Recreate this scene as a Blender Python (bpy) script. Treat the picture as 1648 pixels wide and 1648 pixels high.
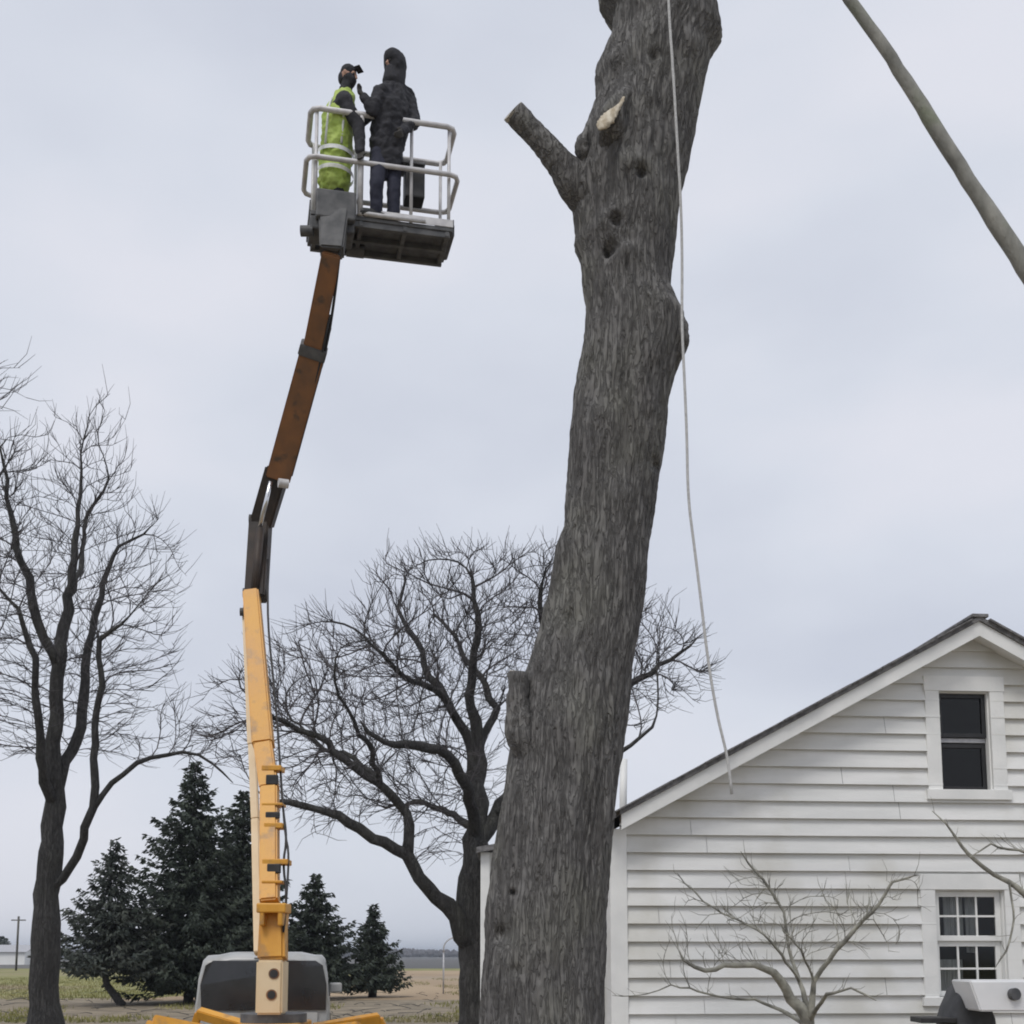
import bpy, bmesh, math, random
import numpy as np
from mathutils import Vector, Matrix, noise
for o in list(bpy.data.objects): bpy.data.objects.remove(o)
SC = bpy.context.scene; COL = SC.collection
R = math.radians

# ------------------------------------------------------------------ camera
F = 2000.0; TP = 0.13; TH = math.atan(TP); HY = 1537.0; PY = HY - F*TP; EYE = 1.6
cam = bpy.data.cameras.new('camera'); co = bpy.data.objects.new('camera', cam); COL.objects.link(co)
cam.sensor_width = 36; cam.lens = 36*F/1648; cam.shift_y = (PY-824)/1648
cam.clip_start = 0.05; cam.clip_end = 9000
co.location = (0, 0, EYE); co.rotation_euler = (math.pi/2+TH, 0, 0)
SC.camera = co
FW = Vector((0, math.cos(TH), math.sin(TH))); UP = Vector((0, -math.sin(TH), math.cos(TH)))
def ray(px, py): return Vector(((px-824)/F, 0, 0)) + UP*((PY-py)/F) + FW
def P(px, py, D):
    d = ray(px, py); return Vector((0, 0, EYE)) + d*(D/d.y)
def G(px, D, z=0.0):
    v = P(px, HY+1600*math.cos(TH)*F/2000/D if False else HY, D); return Vector((v.x, D, z))

# ------------------------------------------------------------------ world, sun, exposure
W = bpy.data.worlds.new('World'); SC.world = W; W.use_nodes = True
nt = W.node_tree; nd = nt.nodes; lk = nt.links; nd.clear()
SUN_EL, SUN_AZ = R(56), R(205)      # azimuth from +Y clockwise: behind and left of the camera
out = nd.new('ShaderNodeOutputWorld'); bg = nd.new('ShaderNodeBackground'); lk.new(bg.outputs[0], out.inputs[0])
sky = nd.new('ShaderNodeTexSky'); sky.sky_type = 'NISHITA'; sky.sun_disc = False
sky.sun_elevation = SUN_EL; sky.sun_rotation = SUN_AZ; sky.dust_density = 3.0
tc = nd.new('ShaderNodeTexCoord'); mp = nd.new('ShaderNodeMapping'); mp.inputs['Scale'].default_value = (1.0, 1.0, 2.0)
mp.inputs['Location'].default_value = (0.37, 0.2, 0.45)
lk.new(tc.outputs['Generated'], mp.inputs[0])
nz = nd.new('ShaderNodeTexNoise'); nz.inputs['Scale'].default_value = 2.9; nz.inputs['Detail'].default_value = 4; nz.inputs['Roughness'].default_value = .42
lk.new(mp.outputs[0], nz.inputs[0])
cr = nd.new('ShaderNodeValToRGB'); lk.new(nz.outputs[0], cr.inputs[0])
e = cr.color_ramp.elements
e[0].position = .34; e[0].color = (6.3, 6.65, 7.6, 1)
e[1].position = .63; e[1].color = (7.9, 8.05, 8.8, 1)
m_ = cr.color_ramp.elements.new(.50); m_.color = (7.2, 7.55, 8.4, 1)
mx = nd.new('ShaderNodeMixRGB'); mx.inputs[0].default_value = .93
lk.new(sky.outputs[0], mx.inputs[1]); lk.new(cr.outputs[0], mx.inputs[2]); lk.new(mx.outputs[0], bg.inputs[0])
bg.inputs[1].default_value = 0.1
sl = bpy.data.lights.new('sun', 'SUN'); sl.energy = 1.45; sl.angle = R(20); sl.color = (1, .97, .92)
so = bpy.data.objects.new('sun', sl); COL.objects.link(so)
sd = Vector((math.sin(SUN_AZ)*math.cos(SUN_EL), math.cos(SUN_AZ)*math.cos(SUN_EL), math.sin(SUN_EL)))
so.rotation_euler = sd.to_track_quat('Z', 'Y').to_euler()
SC.view_settings.view_transform = 'Standard'; SC.view_settings.look = 'None'
SC.view_settings.gamma = 1; SC.view_settings.exposure = 0.0
SC.render.engine = 'CYCLES'; SC.cycles.filter_width = 1.9
SC.cycles.transparent_max_bounces = 16

# ------------------------------------------------------------------ helpers
def tag(o, label=None, cat=None, group=None, kind=None):
    if label: o['label'] = label
    if cat: o['category'] = cat
    if group: o['group'] = group
    if kind: o['kind'] = kind
    return o
def empty(name, loc=(0, 0, 0), rz=0, label=None, cat=None, group=None):
    o = bpy.data.objects.new(name, None); COL.objects.link(o)
    o.location = loc; o.rotation_euler = (0, 0, rz); o.empty_display_size = .2
    return tag(o, label, cat, group)
def link(name, bm, mat, parent=None, smooth=False, world=True):
    me = bpy.data.meshes.new(name)
    bmesh.ops.recalc_face_normals(bm, faces=bm.faces[:]) if len(bm.faces) < 60000 else None
    bm.to_mesh(me); bm.free()
    if smooth: me.polygons.foreach_set('use_smooth', [True]*len(me.polygons))
    me.materials.append(mat)
    o = bpy.data.objects.new(name, me); COL.objects.link(o)
    if parent is not None: setpar(o, parent, world)
    return o
def matw(o):
    m = Matrix.LocRotScale(o.location, o.rotation_euler.to_quaternion(), o.scale)
    return matw(o.parent) @ o.matrix_parent_inverse @ m if o.parent else m
def setpar(o, parent, world=True):
    o.parent = parent
    if world: o.matrix_parent_inverse = matw(parent).inverted()
def pymesh(name, V, Fc, mat, parent=None, smooth=False, world=True):
    me = bpy.data.meshes.new(name); me.from_pydata([tuple(v) for v in V], [], Fc)
    if smooth: me.polygons.foreach_set('use_smooth', [True]*len(me.polygons))
    me.materials.append(mat); me.update()
    o = bpy.data.objects.new(name, me); COL.objects.link(o)
    if parent is not None: setpar(o, parent, world)
    return o
def tube_data(pts, rad, n, V, Fc, cap=True, twist=0.0):
    pts = [Vector(p) for p in pts]; m = len(pts)
    t0 = (pts[1]-pts[0]).normalized()
    a = Vector((0, 0, 1)) if abs(t0.z) < .9 else Vector((1, 0, 0))
    u = t0.cross(a).normalized(); base = len(V)
    for i in range(m):
        t = (pts[min(i+1, m-1)]-pts[max(i-1, 0)])
        t = t.normalized() if t.length > 1e-9 else t0
        u = (u - t*u.dot(t)); u = u.normalized() if u.length > 1e-6 else t.orthogonal().normalized()
        w = t.cross(u); r = rad[i] if hasattr(rad, '__len__') else rad
        for k in range(n):
            an = 2*math.pi*k/n
            V.append(pts[i] + (u*math.cos(an)+w*math.sin(an))*r)
    for i in range(m-1):
        for k in range(n):
            a0 = base+i*n+k; a1 = base+i*n+(k+1) % n
            Fc.append((a0, a1, a1+n, a0+n))
    if cap:
        Fc.append(tuple(base+k for k in range(n))[::-1]); Fc.append(tuple(base+(m-1)*n+k for k in range(n)))
def smoothpath(pts, it=2, closed=False):
    pts = [Vector(p) for p in pts]
    for _ in range(it):
        q = []
        n = len(pts)
        if closed:
            for i in range(n):
                a, b = pts[i], pts[(i+1) % n]; q += [a.lerp(b, .25), a.lerp(b, .75)]
        else:
            q = [pts[0]]
            for i in range(n-1):
                a, b = pts[i], pts[i+1]
                if i > 0: q.append(a.lerp(b, .25))
                if i < n-2: q.append(a.lerp(b, .75))
            q.append(pts[-1])
        pts = q
    return pts
def tube(name, pts, r, mat, parent=None, n=10, it=0):
    V, Fc = [], []
    if it: pts = smoothpath(pts, it)
    tube_data(pts, r, n, V, Fc); return pymesh(name, V, Fc, mat, parent, True)
def tubes(name, L, mat, parent=None, n=10, it=0):
    V, Fc = [], []
    for pts, r in L:
        if it: pts = smoothpath(pts, it)
        tube_data(pts, r, n, V, Fc)
    return pymesh(name, V, Fc, mat, parent, True)
def addbox(bm, c, s, rot=None, bev=0.0):
    M = Matrix.Translation(Vector(c)) @ (rot.to_4x4() if rot else Matrix.Identity(4)) @ Matrix.Diagonal((s[0], s[1], s[2], 1))
    r = bmesh.ops.create_cube(bm, size=1, matrix=M)
    if bev:
        es = list({e for v in r['verts'] for e in v.link_edges})
        bmesh.ops.bevel(bm, geom=es, offset=bev, segments=2, affect='EDGES', profile=.5)
def box(name, c, s, mat, parent=None, rot=None, bev=0.0):
    bm = bmesh.new(); addbox(bm, c, s, rot, bev); return link(name, bm, mat, parent)
def boxes(name, L, mat, parent=None, bev=0.0):
    bm = bmesh.new()
    for b in L: addbox(bm, b[0], b[1], b[2] if len(b) > 2 else None, bev)
    return link(name, bm, mat, parent)
def beamrot(a, b, side=Vector((1, 0, 0))):
    """rotation whose Z runs a->b and X stays near `side`"""
    z = (b-a).normalized(); y = z.cross(side).normalized(); x = y.cross(z)
    return Matrix((x, y, z)).transposed()
def addbeam(bm, a, b, w, d, w2=None, d2=None, side=Vector((1, 0, 0)), bev=.012):
    a, b = Vector(a), Vector(b); rot = beamrot(a, b, side); L = (b-a).length
    w2 = w2 or w; d2 = d2 or d
    V = []
    for (ww, dd, z) in ((w, d, 0), (w2, d2, L)):
        for sx, sy in ((-1, -1), (1, -1), (1, 1), (-1, 1)): V.append(bm.verts.new(a + rot @ Vector((sx*ww/2, sy*dd/2, z))))
    fs = [(0, 1, 2, 3), (4, 5, 6, 7), (0, 1, 5, 4), (1, 2, 6, 5), (2, 3, 7, 6), (3, 0, 4, 7)]
    ff = [bm.faces.new([V[i] for i in f]) for f in fs]
    if bev: bmesh.ops.bevel(bm, geom=list({e for f in ff for e in f.edges}), offset=bev, segments=2, affect='EDGES')
def addcyl(bm, c, r, h, axis=Vector((0, 0, 1)), n=24, r2=None):
    rot = Vector(axis).normalized().to_track_quat('Z', 'Y').to_matrix().to_4x4()
    bmesh.ops.create_cone(bm, cap_ends=True, segments=n, radius1=r, radius2=r if r2 is None else r2, depth=h, matrix=Matrix.Translation(Vector(c)) @ rot)

# ------------------------------------------------------------------ materials
def mat(name, col, rough=.7, col2=None, scale=8, stretch=(1, 1, 1), bump=0.0, bscale=None, metal=0, spec=.5, detail=6, lo=.35, hi=.65, dist=.02, rv=.0, col3=None, s3=1.0, t3=(.52, .66)):
    m = bpy.data.materials.new(name); m.use_nodes = True
    t = m.node_tree; N = t.nodes; L = t.links
    b = N['Principled BSDF']; b.inputs['Base Color'].default_value = (*col, 1)
    b.inputs['Roughness'].default_value = rough; b.inputs['Metallic'].default_value = metal
    b.inputs['Specular IOR Level'].default_value = spec
    c = N.new('ShaderNodeTexCoord'); mpn = N.new('ShaderNodeMapping'); mpn.inputs['Scale'].default_value = stretch
    L.new(c.outputs['Object'], mpn.inputs[0])
    last = None
    if col2 is not None:
        n = N.new('ShaderNodeTexNoise'); n.inputs['Scale'].default_value = scale; n.inputs['Detail'].default_value = detail
        L.new(mpn.outputs[0], n.inputs[0])
        r = N.new('ShaderNodeValToRGB'); r.color_ramp.elements[0].position = lo; r.color_ramp.elements[1].position = hi
        r.color_ramp.elements[0].color = (*col, 1); r.color_ramp.elements[1].color = (*col2, 1)
        L.new(n.outputs[0], r.inputs[0]); last = r.outputs[0]
        if col3 is not None:
            n3 = N.new('ShaderNodeTexNoise'); n3.inputs['Scale'].default_value = s3; n3.inputs['Detail'].default_value = 5
            L.new(c.outputs['Object'], n3.inputs[0])
            r3 = N.new('ShaderNodeValToRGB'); r3.color_ramp.elements[0].position = t3[0]; r3.color_ramp.elements[1].position = t3[1]
            L.new(n3.outputs[0], r3.inputs[0])
            x = N.new('ShaderNodeMixRGB'); L.new(r3.outputs[0], x.inputs[0]); L.new(last, x.inputs[1]); x.inputs[2].default_value = (*col3, 1)
            last = x.outputs[0]
        L.new(last, b.inputs['Base Color'])
        if rv:
            mr = N.new('ShaderNodeMapRange'); mr.inputs[3].default_value = rough-rv; mr.inputs[4].default_value = min(1, rough+rv)
            L.new(n.outputs[0], mr.inputs[0]); L.new(mr.outputs[0], b.inputs['Roughness'])
    if bump:
        n2 = N.new('ShaderNodeTexNoise'); n2.inputs['Scale'].default_value = bscale or scale*3; n2.inputs['Detail'].default_value = 6
        L.new(mpn.outputs[0], n2.inputs[0])
        bp = N.new('ShaderNodeBump'); bp.inputs['Strength'].default_value = bump; bp.inputs['Distance'].default_value = dist
        L.new(n2.outputs[0], bp.inputs['Height']); L.new(bp.outputs[0], b.inputs['Normal'])
    return m
def glassmat(name, tint=(.9, .93, .95), refl=.9):
    m = bpy.data.materials.new(name); m.use_nodes = True
    t = m.node_tree; N = t.nodes; L = t.links; N.clear()
    o = N.new('ShaderNodeOutputMaterial'); mi = N.new('ShaderNodeMixShader'); tr = N.new('ShaderNodeBsdfTransparent'); gl = N.new('ShaderNodeBsdfGlossy')
    tr.inputs[0].default_value = (*tint, 1); gl.inputs['Roughness'].default_value = .06; gl.inputs[0].default_value = (refl, refl, refl, 1)
    fr = N.new('ShaderNodeFresnel'); fr.inputs[0].default_value = 1.45
    L.new(fr.outputs[0], mi.inputs[0]); L.new(tr.outputs[0], mi.inputs[1]); L.new(gl.outputs[0], mi.inputs[2]); L.new(mi.outputs[0], o.inputs[0])
    return m
M = {}
M['bark'] = mat('bark', (.050, .048, .047), .92, (.165, .158, .15), 9, (2.2, 2.2, .5), .9, 16, col3=(.115, .113, .095), s3=1.3, lo=.36, hi=.68, dist=.03)
def bark_material(name, g, fs, bd=.022):
    m = bpy.data.materials.new(name); m.use_nodes = True; t = m.node_tree; N = t.nodes; L = t.links; b = N['Principled BSDF']; b.inputs['Roughness'].default_value = .93
    c = N.new('ShaderNodeTexCoord')
    def nz_(sc, st, det, dist=0):
        mp_ = N.new('ShaderNodeMapping'); mp_.inputs['Scale'].default_value = st; L.new(c.outputs['Object'], mp_.inputs[0])
        n = N.new('ShaderNodeTexNoise'); n.inputs['Scale'].default_value = sc*fs; n.inputs['Detail'].default_value = det; n.inputs['Distortion'].default_value = dist; L.new(mp_.outputs[0], n.inputs[0]); return n.outputs[0]
    def mt(op, a, b_=None):
        q = N.new('ShaderNodeMath'); q.operation = op
        for i, v in enumerate((a, b_)):
            if v is None: continue
            if isinstance(v, (int, float)): q.inputs[i].default_value = v
            else: L.new(v, q.inputs[i])
        return q.outputs[0]
    def crack(n, w):
        a = mt('ABSOLUTE', mt('SUBTRACT', n, .5)); mr = N.new('ShaderNodeMapRange'); mr.interpolation_type = 'SMOOTHSTEP'
        mr.inputs[1].default_value = 0; mr.inputs[2].default_value = w; mr.inputs[3].default_value = 1; mr.inputs[4].default_value = 0; L.new(a, mr.inputs[0]); return mr.outputs[0]
    k1 = crack(nz_(4.2, (2.4, 2.4, .26), 4, .9), .05); k2 = crack(nz_(11, (2.2, 2.2, .34), 4, .8), .06)
    k = mt('MAXIMUM', k1, mt('MULTIPLY', k2, .75))
    def ramp(f, p0, c0, p1, c1):
        r_ = N.new('ShaderNodeValToRGB'); e_ = r_.color_ramp.elements; e_[0].position = p0; e_[1].position = p1; e_[0].color = (*c0, 1) if c0 == (0, 0, 0) else (*[q*g for q in c0], 1); e_[1].color = (*c1, 1) if c0 == (0, 0, 0) else (*[q*g for q in c1], 1); L.new(f, r_.inputs[0]); return r_.outputs[0]
    base = ramp(nz_(16, (1.6, 1.6, .8), 8), .3, (.085, .082, .080), .72, (.165, .160, .154))
    def mix(f, a, b_):
        x = N.new('ShaderNodeMixRGB'); L.new(f, x.inputs[0]); L.new(a, x.inputs[1])
        if isinstance(b_, tuple): x.inputs[2].default_value = (*[q*g for q in b_], 1)
        else: L.new(b_, x.inputs[2])
        return x.outputs[0]
    pat = ramp(nz_(1.6, (1, 1, .8), 5), .5, (0, 0, 0), .68, (.75, .75, .75)); col = mix(pat, base, (.160, .158, .138))
    pat2 = ramp(nz_(2.3, (1.2, 1.2, .6), 5, .6), .52, (0, 0, 0), .7, (.6, .6, .6)); col = mix(pat2, col, (.078, .073, .072))
    col = mix(mt('MULTIPLY', k, .42), col, (.030, .028, .027)); L.new(col, b.inputs['Base Color'])
    h = mt('ADD', mt('MULTIPLY', nz_(22, (1.3, 1.3, .7), 6), .35), mt('SUBTRACT', 1.0, k))
    bp = N.new('ShaderNodeBump'); bp.inputs['Strength'].default_value = .85; bp.inputs['Distance'].default_value = bd; L.new(h, bp.inputs['Height']); L.new(bp.outputs[0], b.inputs['Normal'])
    return m
M['bark'] = bark_material('tree_bark', 1.22, 1.0)
M['bark_far'] = bark_material('dark_bark', .52, .8, .03)
M['bark_grey'] = mat('bark_grey', (.055, .053, .050), .9, (.12, .115, .10), 4, (1, 1, .3), .5, 9)
M['twig'] = mat('twig', (.050, .046, .050), .9, (.10, .092, .096), 2)
M['bark_pale'] = mat('bark_pale', (.15, .145, .125), .9, (.40, .39, .33), 9, (1, 1, 1), .4, 25)
M['limb_grey'] = mat('limb_grey', (.16, .16, .145), .85, (.31, .305, .275), 5, (1.5, 1.5, .6), .5, 25, col3=(.20, .22, .16), s3=2.5)
M['cut_wood'] = mat('cut_wood', (.42, .35, .25), .85, (.66, .60, .49), 30, (1, 1, .4), .6)
M['stub_wood'] = mat('stub_wood', (.26, .235, .20), .85, (.42, .39, .33), 20, (1, 1, 1), .4)
M['needles'] = mat('needles', (.016, .026, .018), .75, (.055, .070, .048), 1.3, lo=.35, hi=.7)
M['needles_pale'] = mat('needles_pale', (.022, .032, .026), .75, (.075, .085, .068), 1.5)
M['siding'] = mat('siding', (.70, .705, .69), .6, (.79, .79, .775), 2.2, (.5, .5, 4), .2, 40, col3=(.60, .59, .54), s3=1.1, t3=(.5, .72))
M['trim'] = mat('trim', (.74, .745, .73), .5, (.84, .84, .82), 3, (1, 1, 1), .1, 30)
M['shingle'] = mat('shingle', (.12, .118, .12), .95, (.23, .225, .225), 14, (1, 1, 1), .8, 60)
M['sash_dark'] = mat('sash_dark', (.012, .012, .013), .45, (.022, .022, .024), 8)
M['room'] = mat('room', (.07, .07, .068), .95, (.11, .11, .105), 2)
M['curtain'] = mat('curtain', (.45, .45, .43), .9, (.6, .6, .57), 5, (6, 1, .6))
M['glass'] = glassmat('glass')
M['glass_dim'] = glassmat('glass_dim', (.35, .37, .38))
M['yellow'] = mat('yellow_paint', (.57, .26, .022), .45, (.69, .345, .045), 3.2, (1, 1, .6), .12, 30, col3=(.36, .20, .075), s3=6, t3=(.54, .74), rv=.1)
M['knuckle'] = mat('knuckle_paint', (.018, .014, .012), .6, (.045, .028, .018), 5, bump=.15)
M['orange_shaded'] = mat('orange_paint_shaded', (.30, .135, .055), .5, (.19, .10, .052), 4, (1, 1, .5), .1, 30, col3=(.10, .07, .05), s3=6, t3=(.6, .72), rv=.1)  # redder orange paint, with the upper boom's underside shade darkened into the colour
M['cream'] = mat('cream_paint', (.66, .50, .30), .5, (.74, .60, .40), 3, (1, 1, 1), .08, 30)
M['black'] = mat('black_rubber', (.018, .018, .02), .6, (.035, .034, .034), 9)
M['steel'] = mat('steel', (.36, .36, .38), .45, (.50, .50, .51), 9, metal=.3)
M['galv'] = mat('galvanised_rail', (.50, .49, .50), .5, (.64, .63, .63), 10, metal=.15)
M['darksteel'] = mat('dark_steel', (.060, .062, .066), .6, (.12, .12, .122), 7, bump=.15)
M['chrome'] = mat('piston_rod', (.7, .7, .72), .2, metal=1)
M['skin'] = mat('skin', (.46, .27, .19), .55, (.40, .22, .16), 20)
M['jacket_dark'] = mat('dark_jacket', (.013, .013, .017), .85, (.028, .028, .035), 9, bump=.3, bscale=60)
M['trouser_navy'] = mat('navy_trousers', (.013, .015, .032), .85, (.026, .028, .050), 9, bump=.3, bscale=60)
M['hivis'] = mat('hi_vis', (.32, .44, .07), .7, (.45, .56, .14), 5, bump=.3, bscale=30)
M['reflect'] = mat('reflective_tape', (.62, .64, .62), .35, (.78, .79, .77), 20)
M['glove'] = mat('glove', (.03, .028, .026), .8, (.05, .045, .04), 20)
M['rope'] = mat('rope', (.46, .46, .46), .9, (.60, .60, .59), 60, (1, 1, 1), .5, 200)
M['van_paint'] = mat('van_paint', (.36, .37, .37), .36, (.46, .455, .44), 3, spec=.6, col3=(.28, .26, .22), s3=2.5, t3=(.5, .7))
M['van_glass'] = mat('van_glass', (.016, .017, .020), .12, (.026, .027, .03), 3, spec=.7)
M['red_lens'] = mat('red_lens', (.35, .02, .015), .3, (.42, .03, .02), 10)
M['tyre'] = mat('tyre', (.02, .02, .02), .9, (.035, .034, .033), 10)
M['plate'] = mat('plate', (.7, .7, .68), .5, (.75, .75, .73), 10)
M['grass'] = mat('grass_ground', (.16, .165, .045), .95, (.28, .26, .10), .35, bump=.5, bscale=4, col3=(.26, .21, .13), s3=.06, dist=.08)
M['gravel'] = mat('gravel', (.17, .14, .10), .95, (.29, .24, .17), 1.2, bump=.6, bscale=18, col3=(.20, .17, .12), s3=.12, dist=.04)
M['field'] = mat('field', (.29, .21, .13), .95, (.39, .29, .18), .15, (1, .3, 1), .4, 2, col3=(.26, .215, .17), s3=.02)
M['farland'] = mat('farland', (.075, .075, .075), .95, (.12, .115, .105), .01, (1, .3, 1))
M['white_panel'] = mat('white_panel', (.80, .81, .82), .4, (.86, .86, .87), 3)
M['tarp'] = mat('grey_cover', (.045, .047, .052), .8, (.08, .082, .088), 5, bump=.4, bscale=14)
M['farwhite'] = mat('far_white_wall', (.72, .72, .70), .7, (.8, .8, .78), .4)

# ------------------------------------------------------------------ ground
def sheet(name, x0, x1, y0, y1, z, m, nx=1, ny=1, wob=0, seed=0):
    rnd = random.Random(seed); V = []; Fc = []
    ring = []
    per = []
    for i in range(nx): per.append((x0+(x1-x0)*i/nx, y0, 0, 1))
    for i in range(ny): per.append((x1, y0+(y1-y0)*i/ny, 1, 0))
    for i in range(nx): per.append((x1-(x1-x0)*i/nx, y1, 0, 1))
    for i in range(ny): per.append((x0, y1-(y1-y0)*i/ny, 1, 0))
    V = [(x+a*rnd.uniform(-wob, wob), y+b*rnd.uniform(-wob, wob), z) for x, y, a, b in per]
    return tag(pymesh(name, V, [tuple(range(len(V)))], m), kind='structure')
sheet('ground', -5000, 5000, -300, 7000, 0, M['grass'])
sheet('gravel_yard', -60, 60, -40, 47, .004, M['gravel'], 40, 20, 1.6, 3)
sheet('field', -14, 700, 43, 128, .008, M['field'], 60, 6, 2.5, 5)
sheet('far_field', -4000, 4000, 150, 2500, .012, M['farland'], 30, 10, 3, 7)
# far-off woods along the horizon
def far_woods():
    rnd = random.Random(4); V = []; Fc = []
    for i in range(2600):
        x = rnd.uniform(-900, 900); y = 900+rnd.uniform(0, 160)+60*math.sin(x*.01)
        h = rnd.uniform(3.5, 6.5)*(1+.35*math.sin(x*.013+1)*math.sin(x*.031)); w = rnd.uniform(3, 7)
        for k in range(3):
            c = Vector((x+rnd.uniform(-2, 2), y+rnd.uniform(-2, 2), 0)); b = len(V); a0 = rnd.uniform(0, 6)
            n = 7
            for (rr, zz) in ((.5, 0), (1, .45), (.8, .8), (.3, 1)):
                for j in range(n):
                    a = a0+2*math.pi*j/n; q = rnd.uniform(.75, 1.2)
                    V.append(c+Vector((math.cos(a)*w*.5*rr*q, math.sin(a)*w*.5*rr*q, zz*h*rnd.uniform(.85, 1.1))))
            for r_ in range(3):
                for j in range(n):
                    p = b+r_*n+j; q = b+r_*n+(j+1) % n; Fc.append((p, q, q+n, p+n))
            Fc.append(tuple(b+3*n+j for j in range(n)))
            break
    tag(pymesh('distant_woods', V, Fc, M['twig']), 'dark line of distant bare woods along the horizon', 'woods', kind='stuff')
far_woods()

def tufts():
    rnd = random.Random(8); V, Fc = [], []
    for i in range(16000):
        y = 30+58*rnd.random()**1.3; x = rnd.uniform(-.45, .12)*y
        if noise.noise(Vector((x*.35, y*.12, 1))) < (.12 if y < 45 or x > -13 else -.4): continue
        for k in range(3):
            p = Vector((x+rnd.gauss(0, .1), y+rnd.gauss(0, .1), 0)); a = rnd.uniform(0, 3.14); w = Vector((math.cos(a), math.sin(a), 0))*rnd.uniform(.01, .025); h = rnd.uniform(.04, .13)
            j = len(V); V += [p-w, p+w, p+Vector((rnd.gauss(0, .03), rnd.gauss(0, .03), h))]; Fc.append((j, j+1, j+2))
    tag(pymesh('grass', V, Fc, M['grass']), 'rough short winter grass tufts scattered over the yard', 'grass', kind='stuff')
tufts()
def debris():
    rnd = random.Random(18); V, Fc = [], []
    for i in range(160):
        y = rnd.uniform(30, 56); x = rnd.uniform(-.42, .0)*y; a = rnd.uniform(0, 6.28); L = rnd.uniform(.15, .9)
        p = Vector((x, y, .03)); d = Vector((math.cos(a), math.sin(a), rnd.uniform(0, .15)))*L
        tube_data([p, p+d*.5+Vector((0, 0, rnd.uniform(0, .05))), p+d], [.012, .009, .004], 4, V, Fc, cap=False)
    tag(pymesh('twig_litter', V, Fc, M['bark_grey']), 'fallen twigs littering the ground below the trees', 'twigs', kind='stuff')
debris()
# ------------------------------------------------------------------ bare trees by space colonisation
def limb_nodes(limbs, seg, wob=.1):
    """limbs: list of (points[(Vector, r)], ) -> nodes pos, parent, rmin"""
    pos, par, rr = [], [], []
    for L in limbs:
        pts = [q[0] for q in L]; rs = [q[1] for q in L]
        if not pos: pos.append(pts[0]); par.append(-1); rr.append(rs[0]); cur = 0
        else:
            d = [(pos[i]-pts[0]).length for i in range(len(pos))]; cur = int(np.argmin(d))
        for i in range(1, len(pts)):
            a = pos[cur] if i == 1 else pts[i-1]; b = pts[i]; n = max(1, int((b-a).length/seg))
            for k in range(1, n+1):
                t = k/n; p = a.lerp(b, t)
                if k < n: p += Vector([noise.noise(p*1.7+Vector((s*31, 0, 0))) for s in range(3)])*wob*(1 if wob < .03 or rs[i] < .2 else .4) + Vector([noise.noise(p*5.1+Vector((0, s*17, 5))) for s in range(3)])*wob*.35
                pos.append(p); par.append(cur); rr.append((rs[i-1]+(rs[i]-rs[i-1])*t)*(1+.22*noise.noise(p*3.3))); cur = len(pos)-1
    return pos, par, rr
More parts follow.
